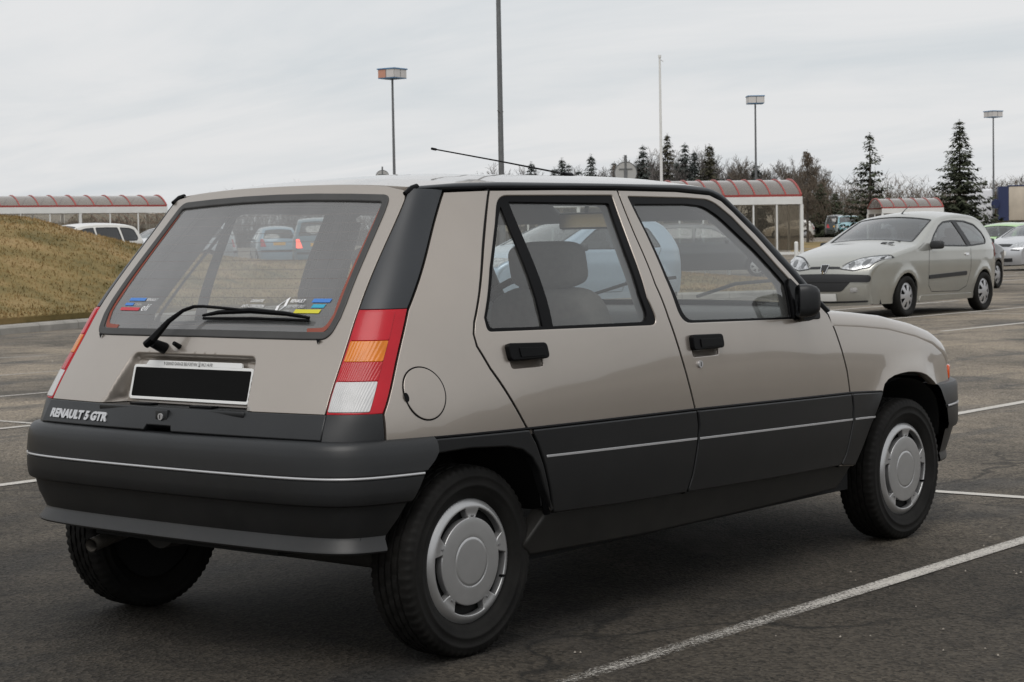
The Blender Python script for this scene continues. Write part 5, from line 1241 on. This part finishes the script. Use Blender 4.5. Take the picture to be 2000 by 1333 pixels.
ov += [('bumper_insert', 'front', [(-.790, .500, .04), (.790, .500, .04), (.790, .588, .04), (-.790, .588, .04)], m_trim, .012),
       ('lower_intake', 'front', [(-.36, .385, .05), (.36, .385, .05), (.50, .50, .01), (-.50, .50, .01)], m_trim, .004),
       ('grille', 'front', [(-.30, .640, .01), (.30, .640, .01), (.27, .662, .008), (-.27, .662, .008)], m_trim, .004),
       ('number_plate', 'front', [(-.26, .275), (.26, .275), (.26, .365), (-.26, .365)], m_wpl, .018),
       ('bonnet_gap', 'front', [(-.70, .790), (-.50, .752), (-.30, .668), (-.30, .673), (-.50, .758), (-.70, .796)], m_trim, .002),
       ('bonnet_gap', 'front', [(.70, .790), (.50, .752), (.30, .668), (.30, .673), (.50, .758), (.70, .796)], m_trim, .002),
       ('window_pillar', 'side', [(.40, .965), (.55, .965), (.735, 1.35), (.60, 1.35)], m_trim, .0025),
       ('chin_strip', 'front', [(-.76, .245, .01), (.76, .245, .01), (.76, .268, .01), (-.76, .268, .01)], m_trim, .004),
       ('badge_shield', 'front', [(-.055, .600, .01), (.055, .600, .01), (.075, .680, .005), (-.075, .680, .005)], m_chrome, .008),
       ('badge_field', 'front', [(-.045, .608, .01), (.045, .608, .01), (.062, .675, .005), (-.062, .675, .005)], m_trim, .010),
       ('rubbing_strip', 'side', [(.62, .545, .02), (1.80, .515, .02), (1.80, .565, .02), (.62, .600, .02)], m_trim, .014),
       ('sill_extension', 'side', [(.36, .205, .02), (2.06, .205, .02), (2.02, .285, .02), (.40, .275, .02)], None, .012),
       ('door_handle', 'side', [(.56, .835, .01), (.66, .835, .01), (.66, .865, .01), (.56, .865, .01)], m_chrome, .014)]
mp206 = paint('paint_40_40_36m', silver, metal=.6, rough=.3, dirt=.15)
ov = [(a, b, c, (m if m is not None else mp206), o) for a, b, c, m, o in ov]
peu = skin_car('parked_car', 'silver three-door hatchback with black bumper insert, facing across the bay lines', 'car', (22.665, 9.31, 0), math.pi, HATCH, silver, over=ov, step=.045, wheels='seven', metal=.6)
# raised lion-like emblem as a simple bright rearing shape on the shield
k = MB(); emb = [(-.02, .0), (-.006, .012), (-.016, .028), (-.004, .034), (-.010, .050), (.004, .058), (.016, .050), (.008, .042), (.022, .034), (.012, .026), (.020, .010), (.008, .014), (.004, .0), (-.004, .010)]
k.prism([(y, z+.612) for y, z in emb], 3.375, 3.383, 'x'); k.build('badge_emblem', m_chrome, peu)
for yy in (.44, .33):
    k = MB(); Mh = Matrix.Translation((2.22, yy, 1.035)) @ Matrix.Rotation(R(14), 4, 'Y'); k.box(-.035, .035, -.04, .04, -.004, .006, Mh); k.build('bonnet_vent', m_trim, peu, bevel=.004)
k = MB(); k.tube([(1.05, 0, 1.455), (.98, 0, 1.50), (.80, 0, 1.58)], [.012, .006, .003], 8); k.build('aerial', m_trim, peu, True)
k = MB()
k.tube([(2.06, .50, 1.055), (1.97, .10, 1.085), (1.95, -.25, 1.095)], .010, 6); k.build('windscreen_wiper', m_trim, peu, True)

skin_car('parked_car', 'dark charcoal hatchback hidden behind the silver three-door', 'car', (31.2, 14.0, 0), R(5), H5, (.022, .023, .027), over=std_over(), metal=.1)
skin_car('parked_car', 'silver family hatchback with blanked white number plate beside the green car', 'car', (55.2, 21.55, 0), R(178), H5, (.50, .51, .53), sx=1.06, wscale=1.03, over=std_over(zl=(.66, .80))+[('bump_strip', 'front', [(-.72, .60, .02), (-.40, .60, .02), (-.40, .625, .02), (-.72, .625, .02)], m_trim, .006), ('bump_strip', 'front', [(.40, .60, .02), (.72, .60, .02), (.72, .625, .02), (.40, .625, .02)], m_trim, .006)], metal=.45)
skin_car('parked_car', 'pale green hatchback parked beyond the silver family hatchback', 'car', (62.3, 26.1, 0), R(183), MPV, (.34, .56, .22), sx=.86, sz=.93, wscale=.95, over=std_over(), metal=.05)
skin_car('parked_car', 'pale grey saloon roof showing beyond the green hatchback', 'car', (80.0, 33.6, tz(80, 33.6)), R(185), EST, (.45, .48, .50), over=std_over(), metal=.3, seats=False)
zt = lambda x, y: (x, y, tz(x, y))
skin_car('parked_car', 'white boxy five-door hatchback seen beyond the trolley shelter', 'car', zt(122.6, 70.4), R(130), H5, (.68, .66, .62), sx=.93, sz=.93, wscale=.93, over=std_over(), metal=0, seats=False)
skin_car('parked_car', 'turquoise people carrier parked beyond the silver three-door', 'car', zt(118.2, 64.3), R(215), MPV, (.16, .36, .40), sx=.92, sz=.93, over=std_over(), metal=.1, seats=False)
skin_car('parked_car', 'dark green people carrier with red tail lamp beside the turquoise one', 'car', zt(122.5, 67.6), R(30), MPV, (.015, .022, .022), over=std_over(), metal=.1, seats=False)
# left, behind the mound
skin_car('parked_car', 'white estate car with roof rails behind the grass mound', 'car', zt(33.6, 42.8), R(175), EST, (.66, .65, .61), over=std_over()+[], metal=0, gl=m_bgd, sz=1.03)
skin_car('parked_car', 'white hatchback behind the white estate car', 'car', zt(41.5, 48.3), R(200), H5, (.64, .65, .66), over=std_over(), metal=0, seats=False)
# seen through the hatchback's glass
skin_car('parked_car', 'grey blue people carrier with glowing brake lights behind the grass mound', 'car', zt(41.6, 41.4), R(43), MPV, (.085, .150, .185), over=std_over(tl=m_lit), metal=.1, sz=1.03)
skin_car('parked_car', 'small light blue hatchback with yellow number plate behind the grass mound', 'car', zt(46.9, 48.9), R(52), H5, (.20, .30, .38), over=std_over(), metal=.1)
skin_car('parked_car', 'silver people carrier side-on behind the mound', 'car', zt(42.2, 47.6), R(140), MPV, (.42, .45, .48), over=std_over(), metal=.35)
skin_car('parked_car', 'pale blue five-door hatchback parked between the taupe car and the mound', 'car', (22.12, 14.78, 0), R(171), H5, (.42, .52, .63), sx=1.06, sz=1.04, wscale=1.04, over=std_over(), metal=.25)
skin_car('parked_car', 'black people carrier parked beside the middle trolley shelter and flagpole', 'car', zt(44.3, 29.1), R(-58), MPV, (.02, .02, .022), over=std_over(), metal=.1, sz=.98)
# ============================================================ lamp posts, shelters, signs, lorry, trees
m_galv = mat('galvanised_steel', (0.16, 0.165, 0.17), rough=0.5, metal=0.6, var=0.15, vscale=12)
m_lampw = mat('lamp_panel', (0.58, 0.56, 0.54), rough=0.4); m_lampb = mat('lamp_blue_edge', (0.08, 0.20, 0.36), rough=0.5); m_lampo = mat('lamp_faded_orange', (0.52, 0.26, 0.18), rough=0.5)
def lamp_post(x, y, h, label, head=True, rb=.085, rtp=.05, rot=0.0, tint=None):
    z0 = tz(x, y); root = empty('lamp_post', (x, y, z0), rot); tag(root, label, 'lamp post', 'floodlight posts in the car park')
    k = MB(); k.tube([(0, 0, 0), (0, 0, h*.35), (0, 0, h)], [rb, rb*.85, rtp], 12); k.build('pole', m_galv, root, True)
    k = MB(); k.box(-.2, .2, -.2, .2, -.1, .03); k.build('base_plate', m_galv, root)
    k = MB(); k.tube([(-.18, 0, h*.42), (0, 0, h*.415), (.18, 0, h*.42)], .012, 6); k.build('bracket', m_galv, root, True)
    if head:
        s = .48
        k = MB(); k.box(-s-.04, s+.04, -s-.04, s+.04, h+.40, h+.46); k.build('head_roof', m_lampb, root, bevel=.01)
        k = MB(); k.box(-s, s, -s, s, h-.02, h+.02); k.build('head_floor', m_lampb, root)
        for i in range(4):
            a = i*math.pi/2; Mx = Matrix.Rotation(a, 4, 'Z')
            k = MB(); k.box(s-.015, s+.01, -s+.02, -.02, h+.02, h+.40, Mx); k.build('lamp_panel', m_lampo if (tint and i == tint) else m_lampw, root)
            k = MB(); k.box(s-.015, s+.01, .02, s-.02, h+.02, h+.40, Mx); k.build('lamp_panel', m_lampw, root)
            k = MB(); k.box(s-.01, s+.005, -.02, .02, h+.02, h+.40, Mx); k.build('panel_mullion', m_galv, root)
lamp_post(62.79, 57.42, 8.7, 'square-headed lamp post with faded orange panel beside a round sign', rot=R(5), tint=2)
lamp_post(95.05, 57.50, 8.55, 'square-headed lamp post with white panels rising above the trolley shelter', rot=R(40))
lamp_post(127.5, 57.3, 8.6, 'square-headed lamp post beside the tall spruce and lorry trailer', rot=R(-25), tint=1)
lamp_post(28.63, 22.73, 9.6, 'thick grey lamp post standing beside the grass mound', rb=.072, rtp=.042, rot=R(20))
# flagpole
m_whp = mat('white_painted_steel', (0.70, 0.70, 0.68), rough=0.4, var=0.06, vscale=3)
fx, fy = 45.74, 30.3; fz = tz(fx, fy); fp = empty('flagpole', (fx, fy, fz)); tag(fp, 'bare white flagpole without a flag', 'flagpole')
fp.rotation_euler = (0, R(-.5), R(30))
k = MB(); k.tube([(0, 0, 0), (0, 0, 6.85)], [.056, .032], 10); k.build('pole', m_whp, fp, True)
k = MB(); k.tube([(0, 0, 6.85), (0, 0, 6.93)], .05, 10); k.tube([(.02, 0, 6.80), (.13, -.10, 6.74)], .01, 6); k.build('pole_cap', m_whp, fp, True)
# round road signs seen from behind
m_signb = mat('sign_back_aluminium', (0.40, 0.40, 0.39), rough=0.55, metal=0.3)
for x, y, zc, dr, lab in ((41.78, 28.83, 3.13, .325, 'grey back of a round road sign below the flagpole'), (67.40, 62.49, 4.62, .34, 'grey back of a round road sign beside the lamp post')):
    z0 = tz(x, y); az = math.atan2(y-CAM[1], x-CAM[0]); sgn = empty('road_sign', (x, y, z0), az); tag(sgn, lab, 'sign', 'round signs seen from behind')
    h = zc-z0; k = MB(); k.tube([(0.02, 0, 0), (0.02, 0, h+.52)], .04, 10); k.build('post', m_galv, sgn, True)
    k = MB(); k.tube([(-.0, 0, h), (.015, 0, h)], dr, 40); d_ = k.build('disc', m_signb, sgn, True)
    k = MB(); k.tube([(.0, dr*math.cos(t), h+dr*math.sin(t)) for t in np.linspace(0, 2*np.pi, 41)], .012, 6, caps=False); k.build('rim', m_galv, d_, True)
    k = MB(); k.box(-.02, -.005, -.2, .2, h+.10, h+.13); k.box(-.02, -.005, -.05, .05, h-.2, h+.12); k.build('bracket', m_galv, d_)
# trolley shelters: white frame, smoked glazing, barrel roof with red ribs
m_redp = mat('red_painted_rib', (0.30, 0.050, 0.042), rough=0.4); m_roofg = glass('smoked_roof_sheet', (0.45, 0.41, 0.36), dust=0.36, dcol=(0.34, 0.30, 0.27)); m_shg = glass('smoked_shelter_glazing', (0.78, 0.75, 0.70), dust=0.07, dcol=(0.30, 0.28, 0.25))
def shelter(x, y, rot, L, D, eave, rise, bay, rib, label, z0=None, solid_low=True):
    z0 = tz(x, y) if z0 is None else z0; root = empty('trolley_shelter', (x, y, z0), rot); tag(root, label, 'shelter', 'red-ribbed trolley shelters')
    # local: length along -x from origin (right end at 0), depth along +y, front face at y=0
    def arcp(t): return (D*t, eave+.12+rise*math.sin(math.pi*t)**.85)
    ts = np.linspace(0, 1, 15); n = int(round(L/rib))
    for i in range(n):
        a, b = -i*L/n, -(i+1)*L/n
        loft('roof_sheet', [[(a, *arcp(t)) for t in ts], [(b, *arcp(t)) for t in ts]], m_roofg, root)
    for i in range(n+1):
        a = -i*L/n; k = MB(); k.tube([(a, arcp(t)[0], arcp(t)[1]+.012) for t in ts], .028 if i % 5 else .035, 6); k.build('roof_rib', m_redp, root, True)
    for yy in (0, D):
        k = MB(); k.box(-L, 0, yy-.04, yy+.04, eave+.08, eave+.15); k.build('eave_rail', m_redp, root)
        k = MB(); k.box(-L-.02, .02, yy-.05, yy+.05, eave-.16, eave+.078); k.build('fascia', m_whp, root)
        nb = max(1, int(round(L/bay)))
        for i in range(nb+1):
            a = -i*L/nb; k = MB(); k.box(a-.05, a+.05, yy-.045, yy+.045, 0, eave-.162); k.build('post', m_whp, root)
        for i in range(nb):
            a, b = -i*L/nb-.055, -(i+1)*L/nb+.055
            for j in range(3):
                u0, u1 = a+(b-a)*j/3, a+(b-a)*(j+1)/3
                k = MB(); k.box(u1+.03, u0-.03, yy-.008, yy+.008, .75, eave-.165); k.build('glass_pane', m_shg, root)
                if j: k = MB(); k.box(u0-.025, u0+.025, yy-.03, yy+.03, .70, eave-.165); k.build('mullion', m_whp, root)
            k = MB(); k.box(b, a, yy-.035, yy+.035, .62, .70); k.build('lower_rail', m_whp, root)
    for a in (0, -L):
        for u0, u1 in ((.06, D/2-.03), (D/2+.03, D-.06)):
            k = MB(); k.box(a-.008, a+.008, u0, u1, .75, eave-.165); k.build('glass_pane', m_shg, root)
        k = MB(); k.box(a-.03, a+.03, D/2-.028, D/2+.028, .7, eave-.162); k.build('mullion', m_whp, root)
        k = MB(); k.prism([arcp(t) for t in ts], a-.006, a+.006, 'x'); k.build('end_sheet', m_roofg, root)
    return root
azl = math.atan2(53.955-CAM[1], 45.798-CAM[0])
shelter(45.8, 53.95, R(-20), 17.5, 2.2, 2.28, .42, 3.6, .73, 'long red-ribbed trolley shelter behind the mound')
shelter(48.49, 26.88, R(-40), 9.6, 2.4, 2.36, .52, 2.35, .50, 'red-ribbed trolley shelter beside the flagpole', z0=0.0)
shelter(81.0, 38.2, R(-46), 3.0, 2.6, 2.15, .45, 1.5, .6, 'distant red-ribbed trolley shelter between the spruces')
# white bollards by the middle shelter
for bx, by in ((49.3, 26.3), (49.7, 25.9), (46.0, 25.6)):
    k = MB(); k.tube([(bx, by, 0), (bx, by, 1.0), (bx, by, 1.03)], [.06, .06, .03], 10); o = k.build('bollard', m_whp, None, True); tag(o, 'white bollard beside the red-ribbed trolley shelter', 'bollard', 'white bollards by the shelter')
# lorry trailer and cab
lx, ly = 101.35, 44.3; lz = tz(lx, ly); lo_r = empty('lorry', (lx, ly, lz), R(-63)); tag(lo_r, 'lorry with cream box trailer and white cab behind the spruce', 'lorry')
m_box = mat('cream_trailer_box', (0.50, 0.44, 0.36), rough=0.7, var=0.18, vscale=.8); m_navy = mat('navy_panel', (0.02, 0.03, 0.09), rough=0.5); m_cabw = mat('white_cab_paint', (0.62, 0.63, 0.66), rough=0.35, coat=.5)
k = MB(); k.box(.15, 7.5, 0, 2.5, 1.05, 3.05); k.build('trailer_box', m_box, lo_r, bevel=.03)
k = MB(); k.box(-.45, .15, .02, 2.48, 1.05, 3.06); k.build('front_panel', m_navy, lo_r)
k = MB(); k.box(.1, 7.5, -.02, 2.52, 3.05, 3.12); k.build('roof_edge', m_navy, lo_r)
k = MB(); k.box(-2.2, -.75, .1, 2.4, .75, 2.95); k.build('cab', m_cabw, lo_r, bevel=.12)
k = MB(); k.box(-2.6, 7.4, .5, 2.0, .55, .9); k.build('chassis', m_dark, lo_r)
for wx in (-1.5, 5.2, 6.4):
    for wy in (.15, 2.35):
        k = MB(); k.tube([(wx, wy-.14, .48), (wx, wy+.14, .48)], .48, 24); k.build('wheel', m_tyre, lo_r, True)
m_let = mat('blue_lettering', (0.05, 0.07, 0.16), rough=0.5)
for q in ([(1.55, 1.65), (1.85, 2.30), (2.05, 2.30), (2.05, 1.65)], [(2.15, 2.30), (2.65, 2.30), (2.45, 1.65), (2.2, 1.65), (2.15, 1.98)], [(2.75, 1.65), (2.95, 2.3), (3.15, 2.3), (2.95, 1.65)]):
    k = MB(); k.tube([(x, -.012, z) for x, z in q+[q[0]]], .022, 4); k.build('trailer_lettering', m_let, lo_r)
k = MB(); k.tube([(-.62, -.05, 2.05), (-.60, -.02, 2.05)], .28, 20)
k.build('round_badge', m_navy, lo_r, True)

# ---- trees
m_bark = mat('grey_bark', (0.075, 0.065, 0.055), rough=0.95, var=0.3, vscale=6)
m_needle = mat('spruce_needles', (0.040, 0.047, 0.023), rough=0.9, var=0.45, vscale=1.2); m_needle3 = mat('hazed_far_needles', (0.052, 0.062, 0.055), rough=0.9, var=0.4, vscale=.6); m_needle2 = mat('brownish_spruce_needles', (0.050, 0.046, 0.024), rough=0.9, var=0.45, vscale=1.2)  # far needles: distance haze put into the colour as a bluish tone
m_twig = mat('hazed_bare_twigs', (0.135, 0.122, 0.114), rough=1.0, var=0.25, vscale=.6); m_twig2 = mat('brown_bare_twigs', (0.115, 0.092, 0.070), rough=1.0, var=0.25, vscale=.6)  # grey twigs lightened: distance haze put into their colour
def spruce(name, label, x, y, h, wid, seed, m=None, dens=1.0, gap=0.0, group=None, droop=.25, z0=None, q=1.0):
    rnd = random.Random(seed); z0 = tz(x, y) if z0 is None else z0; root = empty(name, (x, y, z0), rnd.random()*6); tag(root, label, 'tree', group)
    k = MB(); k.tube([(0, 0, -.1), (0, 0, h*.5), (0, 0, h)], [h*.020, h*.012, .01], 7); k.build('trunk', m_bark, root, True)
    V = []; F = []
    def spray(p, d_, ln):
        b = len(V); s = Vector((-d_.y, d_.x, 0)); s = s.normalized() if s.length > 1e-4 else Vector((1, 0, 0)); wv = ln*.5
        tip = p+d_*ln+Vector((0, 0, -ln*.35)); mid = p+d_*ln*.5
        V.extend([p, mid+s*wv*.5+Vector((0, 0, -wv*.4)), tip, mid-s*wv*.5+Vector((0, 0, -wv*.4))]); F.append((b, b+1, b+2)); F.append((b, b+2, b+3))
    nz_ = int(h*5.2/q); whorl = 0
    for i in range(nz_):
        t = (i+rnd.random()*.6)/nz_; z = h*(.04+.95*t)
        nbr = max(4, int((10-4*t)*dens)); a0 = rnd.random()*6.283; big = rnd.uniform(.66, 1.14)
        for j in range(nbr):
            if rnd.random() < gap*(1-t*.35): continue
            a = a0+j*6.283/nbr+rnd.uniform(-.45, .45); ln = wid*((1-t)**.9)*big*(.55+.62*rnd.random()**1.4)+.10
            d_ = Vector((math.cos(a), math.sin(a), 0)); p = Vector((0, 0, z)); st = .15*q; m_ = max(2, int(ln/st)); upc = .32*(1-t)
            for q_ in range(m_):
                f_ = (q_+.5)/m_; pos = p+d_*ln*f_+Vector((0, 0, -droop*ln*f_+upc*ln*f_*f_))
                for c_ in range(5 if f_ > .25 else 3):
                    aa = a+rnd.uniform(-1.35, 1.35); spray(pos+Vector((rnd.uniform(-.07, .07)*q, rnd.uniform(-.07, .07)*q, rnd.uniform(-.10, .05)*q)), Vector((math.cos(aa), math.sin(aa), rnd.uniform(-.35, .15))), (.17+.20*rnd.random()*(1-t*.5))*q)
    for i in range(16): spray(Vector((0, 0, h*(.95+.05*i/16))), Vector((math.cos(i*2.4), math.sin(i*2.4), .5)), .15*q)
    mesh('crown', V, F, m or m_needle, root, False); return root
def bare_tree(name, label, x, y, h, seed, m=None, spread=.55, levels=6, group=None, z0=None, conical=False, base_r=None, rmin=.0):
    rnd = random.Random(seed); z0 = tz(x, y) if z0 is None else z0; root = empty(name, (x, y, z0), 0); tag(root, label, 'tree', group)
    V = []; F = []
    def seg(p, q, r0, r1):
        r0 = max(r0, rmin); r1 = max(r1, rmin); d_ = (q-p); u = d_.cross(Vector((.3, .2, 1))); u = u.normalized() if u.length > 1e-5 else Vector((1, 0, 0)); v = d_.cross(u).normalized(); b = len(V)
        for pp, rr in ((p, r0), (q, r1)):
            for j in range(3): a = j*2.0944; V.append(pp+(u*math.cos(a)+v*math.sin(a))*rr)
        for j in range(3): F.append((b+j, b+(j+1) % 3, b+3+(j+1) % 3, b+3+j))
    def grow(p, d_, ln, r, lv):
        n = 3 if lv > 2 else 2; 
        for i in range(n):
            d_ = (d_+Vector((rnd.uniform(-.16, .16), rnd.uniform(-.16, .16), rnd.uniform(-.02, .14)))).normalized(); q = p+d_*ln/n; seg(p, q, r, r*.82); r *= .82; p = q
            if lv > 0 and (i > 0 or lv < levels-1):
                for c_ in range(2 if lv < levels-1 else 1):
                    s = Vector((rnd.uniform(-1, 1), rnd.uniform(-1, 1), rnd.uniform(-.1, .5))).normalized(); grow(p, (d_*(1-spread)+s*spread).normalized(), ln*rnd.uniform(.52, .76), r*.55, lv-1)
        if lv > 0: grow(p, (d_+Vector((rnd.uniform(-.3, .3), rnd.uniform(-.3, .3), .15))).normalized(), ln*.72, r*.75, lv-1)
    if conical:
        N_ = 46; seg(Vector((0, 0, 0)), Vector((0, 0, h)), h*.02, .01)
        for i in range(N_*2):
            t = rnd.random()**.8; z = h*(.10+.88*t); a = rnd.random()*6.283; ln = min(1, (1-t)*1.5)**.8*h*.24*(.55+.6*rnd.random())+.18; d_ = Vector((math.cos(a), math.sin(a), rnd.uniform(.0, .6)))
            p = Vector((0, 0, z)); nn_ = 6
            for q_ in range(nn_):
                e_ = p+d_.normalized()*ln/nn_; seg(p, e_, .018*(1-q_/nn_)+.006, .018*(1-(q_+1)/nn_)+.005); p = e_; d_.z -= .12
                for c_ in range(3): seg(p, p+Vector((rnd.uniform(-.2, .2), rnd.uniform(-.2, .2), -rnd.uniform(.1, .5))), .008, .004)
    else:
        br = base_r or h*.018
        grow(Vector((0, 0, 0)), Vector((0, 0, 1)), h*.36, br, levels)
    nt_ = 4 if conical else 12
    mesh('trunk', V[:6*(1 if conical else 3)], F[:3*(1 if conical else 3)], m_bark, root, False); mesh('crown', V, F[3*(1 if conical else 3):], m or m_twig, root, False); return root
def at_px(px, D):
    d_ = fw*FPX+r2*(px-1000)-u2*(476-666.5); p = CAM+d_*(D/FPX); return float(p[0]), float(p[1])
spruce('spruce_tree', 'tall dense spruce beside the lamp post and lorry', 93.24, 43.29, 6.85, 2.45, 5, m=m_needle, dens=1.25, gap=.14, droop=.20)
spruce('spruce_tree', 'thin sparse spruce behind the silver three-door', 94.6, 49.55, 6.45, 2.45, 11, m=m_needle, dens=.85, gap=.52, droop=.12)
spruce('spruce_tree', 'low broad dark spruce at the foot of the sparse one', 96.0, 50.3, 2.6, 1.9, 12, m=m_needle, dens=1.3)
bare_tree('larch_tree', 'bare drooping larch behind the trolley shelter', 96.7, 54.9, 5.7, 3, m=m_twig2, conical=True, rmin=.009)
spruce('spruce_tree', 'dark bushy conifer below the bare larch', *at_px(1603, 160), 4.6, 2.2, 21, m=m_needle, dens=1.3)
spruce('spruce_tree', 'dark conifer beyond the turquoise people carrier', *at_px(1632, 165), 3.9, 2.0, 22, m=m_needle, dens=1.2)
# far wood along the horizon
rw = random.Random(8)
far_con = [(1040, 10.0, 3.0), (1085, 9.3, 3.0), (1100, 10.4, 3.2), (1113, 9.6, 2.8), (1133, 8.8, 2.2), (1157, 10.8, 3.0), (1202, 9.8, 2.6), (1258, 11.8, 3.0), (1306, 13.2, 3.6), (1340, 12.0, 3.6), (1325, 9.8, 3.0), (1358, 11.0, 2.6), (1388, 11.8, 4.2), (1246, 9.0, 2.8), (1478, 9.2, 2.4)]
for i, (px, h, wv) in enumerate(far_con):
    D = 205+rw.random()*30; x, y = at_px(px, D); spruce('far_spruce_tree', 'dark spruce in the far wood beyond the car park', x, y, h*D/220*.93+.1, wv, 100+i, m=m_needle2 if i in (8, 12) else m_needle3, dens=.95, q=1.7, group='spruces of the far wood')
for i in range(46):
    px = 900+i*15.5+rw.uniform(-8, 8); D = 215+rw.random()*50; x, y = at_px(px, D)
    hh = float(np.interp(px, [900, 950, 1010, 1060, 1200, 1270, 1450, 1540, 1640], [7.4, 8.6, 9.6, 8.4, 9.2, 11.2, 10.4, 9.6, 9.4]))*D/220*rw.uniform(.74, .98)
    bare_tree('bare_tree', 'leafless grey tree in the far wood beyond the car park', x, y, hh, 300+i, m=m_twig if i % 3 else m_twig2, levels=5, rmin=.016, group='bare trees of the far wood')
# bare scrub right and left, behind shelters
def scrub(label, pts, h0, seed, m, name='bare_scrub'):
    rnd = random.Random(seed); V = []; F = []
    for (x, y) in pts:
        z = tz(x, y); h = h0*rnd.uniform(.6, 1.15)
        for c_ in range(44):
            a = rnd.random()*6.283; d_ = Vector((math.cos(a)*rnd.random()*.5, math.sin(a)*rnd.random()*.5, 1)).normalized(); p = Vector((x+rnd.uniform(-.8, .8), y+rnd.uniform(-.8, .8), z)); r = .035; n = 5
            for q_ in range(n):
                e_ = p+d_*h/n*rnd.uniform(.7, 1.1); u = Vector((1, .3, 0))*r; v = Vector((-.3, 1, 0))*r; b = len(V); V += [p+u, p+v, p-u-v, e_+u*.7, e_+v*.7, e_-(u+v)*.7]; F += [(b, b+1, b+4, b+3), (b+1, b+2, b+5, b+4), (b+2, b, b+3, b+5)]; p = e_; r *= .75
                d_ = (d_+Vector((rnd.uniform(-.4, .4), rnd.uniform(-.4, .4), rnd.uniform(-.1, .2)))).normalized()
                for s_ in range(2):
                    e2 = p+Vector((rnd.uniform(-.5, .5), rnd.uniform(-.5, .5), rnd.uniform(.05, .5)))*h*.28; b = len(V); w_ = Vector((.018, -.018, 0)); V += [p-w_, p+w_, e2]; F.append((b, b+1, b+2))
    o = mesh(name, V, F, m, None, False); tag(o, label, 'scrub', kind='stuff')
pts = [at_px(px+rw.uniform(-12, 12), 175+rw.random()*30) for px in range(1530, 2040, 9)]
scrub('bare brown scrub and saplings along the far edge right of the shelter', pts, 5.6, 31, m_twig2)
pts = [at_px(px+rw.uniform(-10, 10), 150+rw.random()*25) for px in range(-60, 430, 11)]
scrub('bare scrub beyond the long trolley shelter', pts, 3.4, 32, m_twig)
pts = [at_px(px+rw.uniform(-10, 10), 165+rw.random()*30) for px in range(430, 960, 13)]
scrub('bare scrub beyond the parked people carriers', pts, 5.2, 33, m_twig)
# dry verge below the far cars and a horizon bank, raised behind the camera as an added skyline for reflections
rb_ = random.Random(77); rows = [[], [], [], []]
m_bank = mat('far_wood_floor', (0.062, 0.056, 0.042), rough=1.0, var=0.3, vscale=.15)
for i in range(241):
    a = R(i*1.5); ca, sa = math.cos(a), math.sin(a); view = math.cos(a-R(38)); r0 = float(np.interp(view, [-1, .3, .75], [95, 130, 205])); hh = (.5 if view > .7 else 3.4)*(1+.35*math.sin(i*.9)+.25*math.sin(i*2.3+1))+rb_.uniform(-.4, .5)
    x, y = CAM[0]+ca*r0, CAM[1]+sa*r0; z = tz(x, y)
    rows[0].append((x, y, z-.4)); rows[1].append((x+ca*6, y+sa*6, z+hh)); rows[2].append((x+ca*70, y+sa*70, z+hh+1.6)); rows[3].append((x+ca*420, y+sa*420, 2.5))
bk = loft('reflected_skyline_bank', rows, m_bank, None, out=lambda p: (0, 0, 1)); bk['kind'] = 'structure'
vg = [at_px(px, D) for px, D in ((1540, 96), (1600, 96), (1720, 101), (1900, 104), (1900, 116), (1720, 118), (1540, 118))]
def vg3(u, v): return np.stack([u, v, terr(u, v)+.03+.08*np.sin(u*.7)*np.sin(v*.9)], 1)
ve = panel('grass_verge', None, rp([(x, y, .5) for x, y in vg], .8), vg3, m_grass, (0, 0, 1), step=1.0, lip=.1, e=.02); ve['kind'] = 'structure'
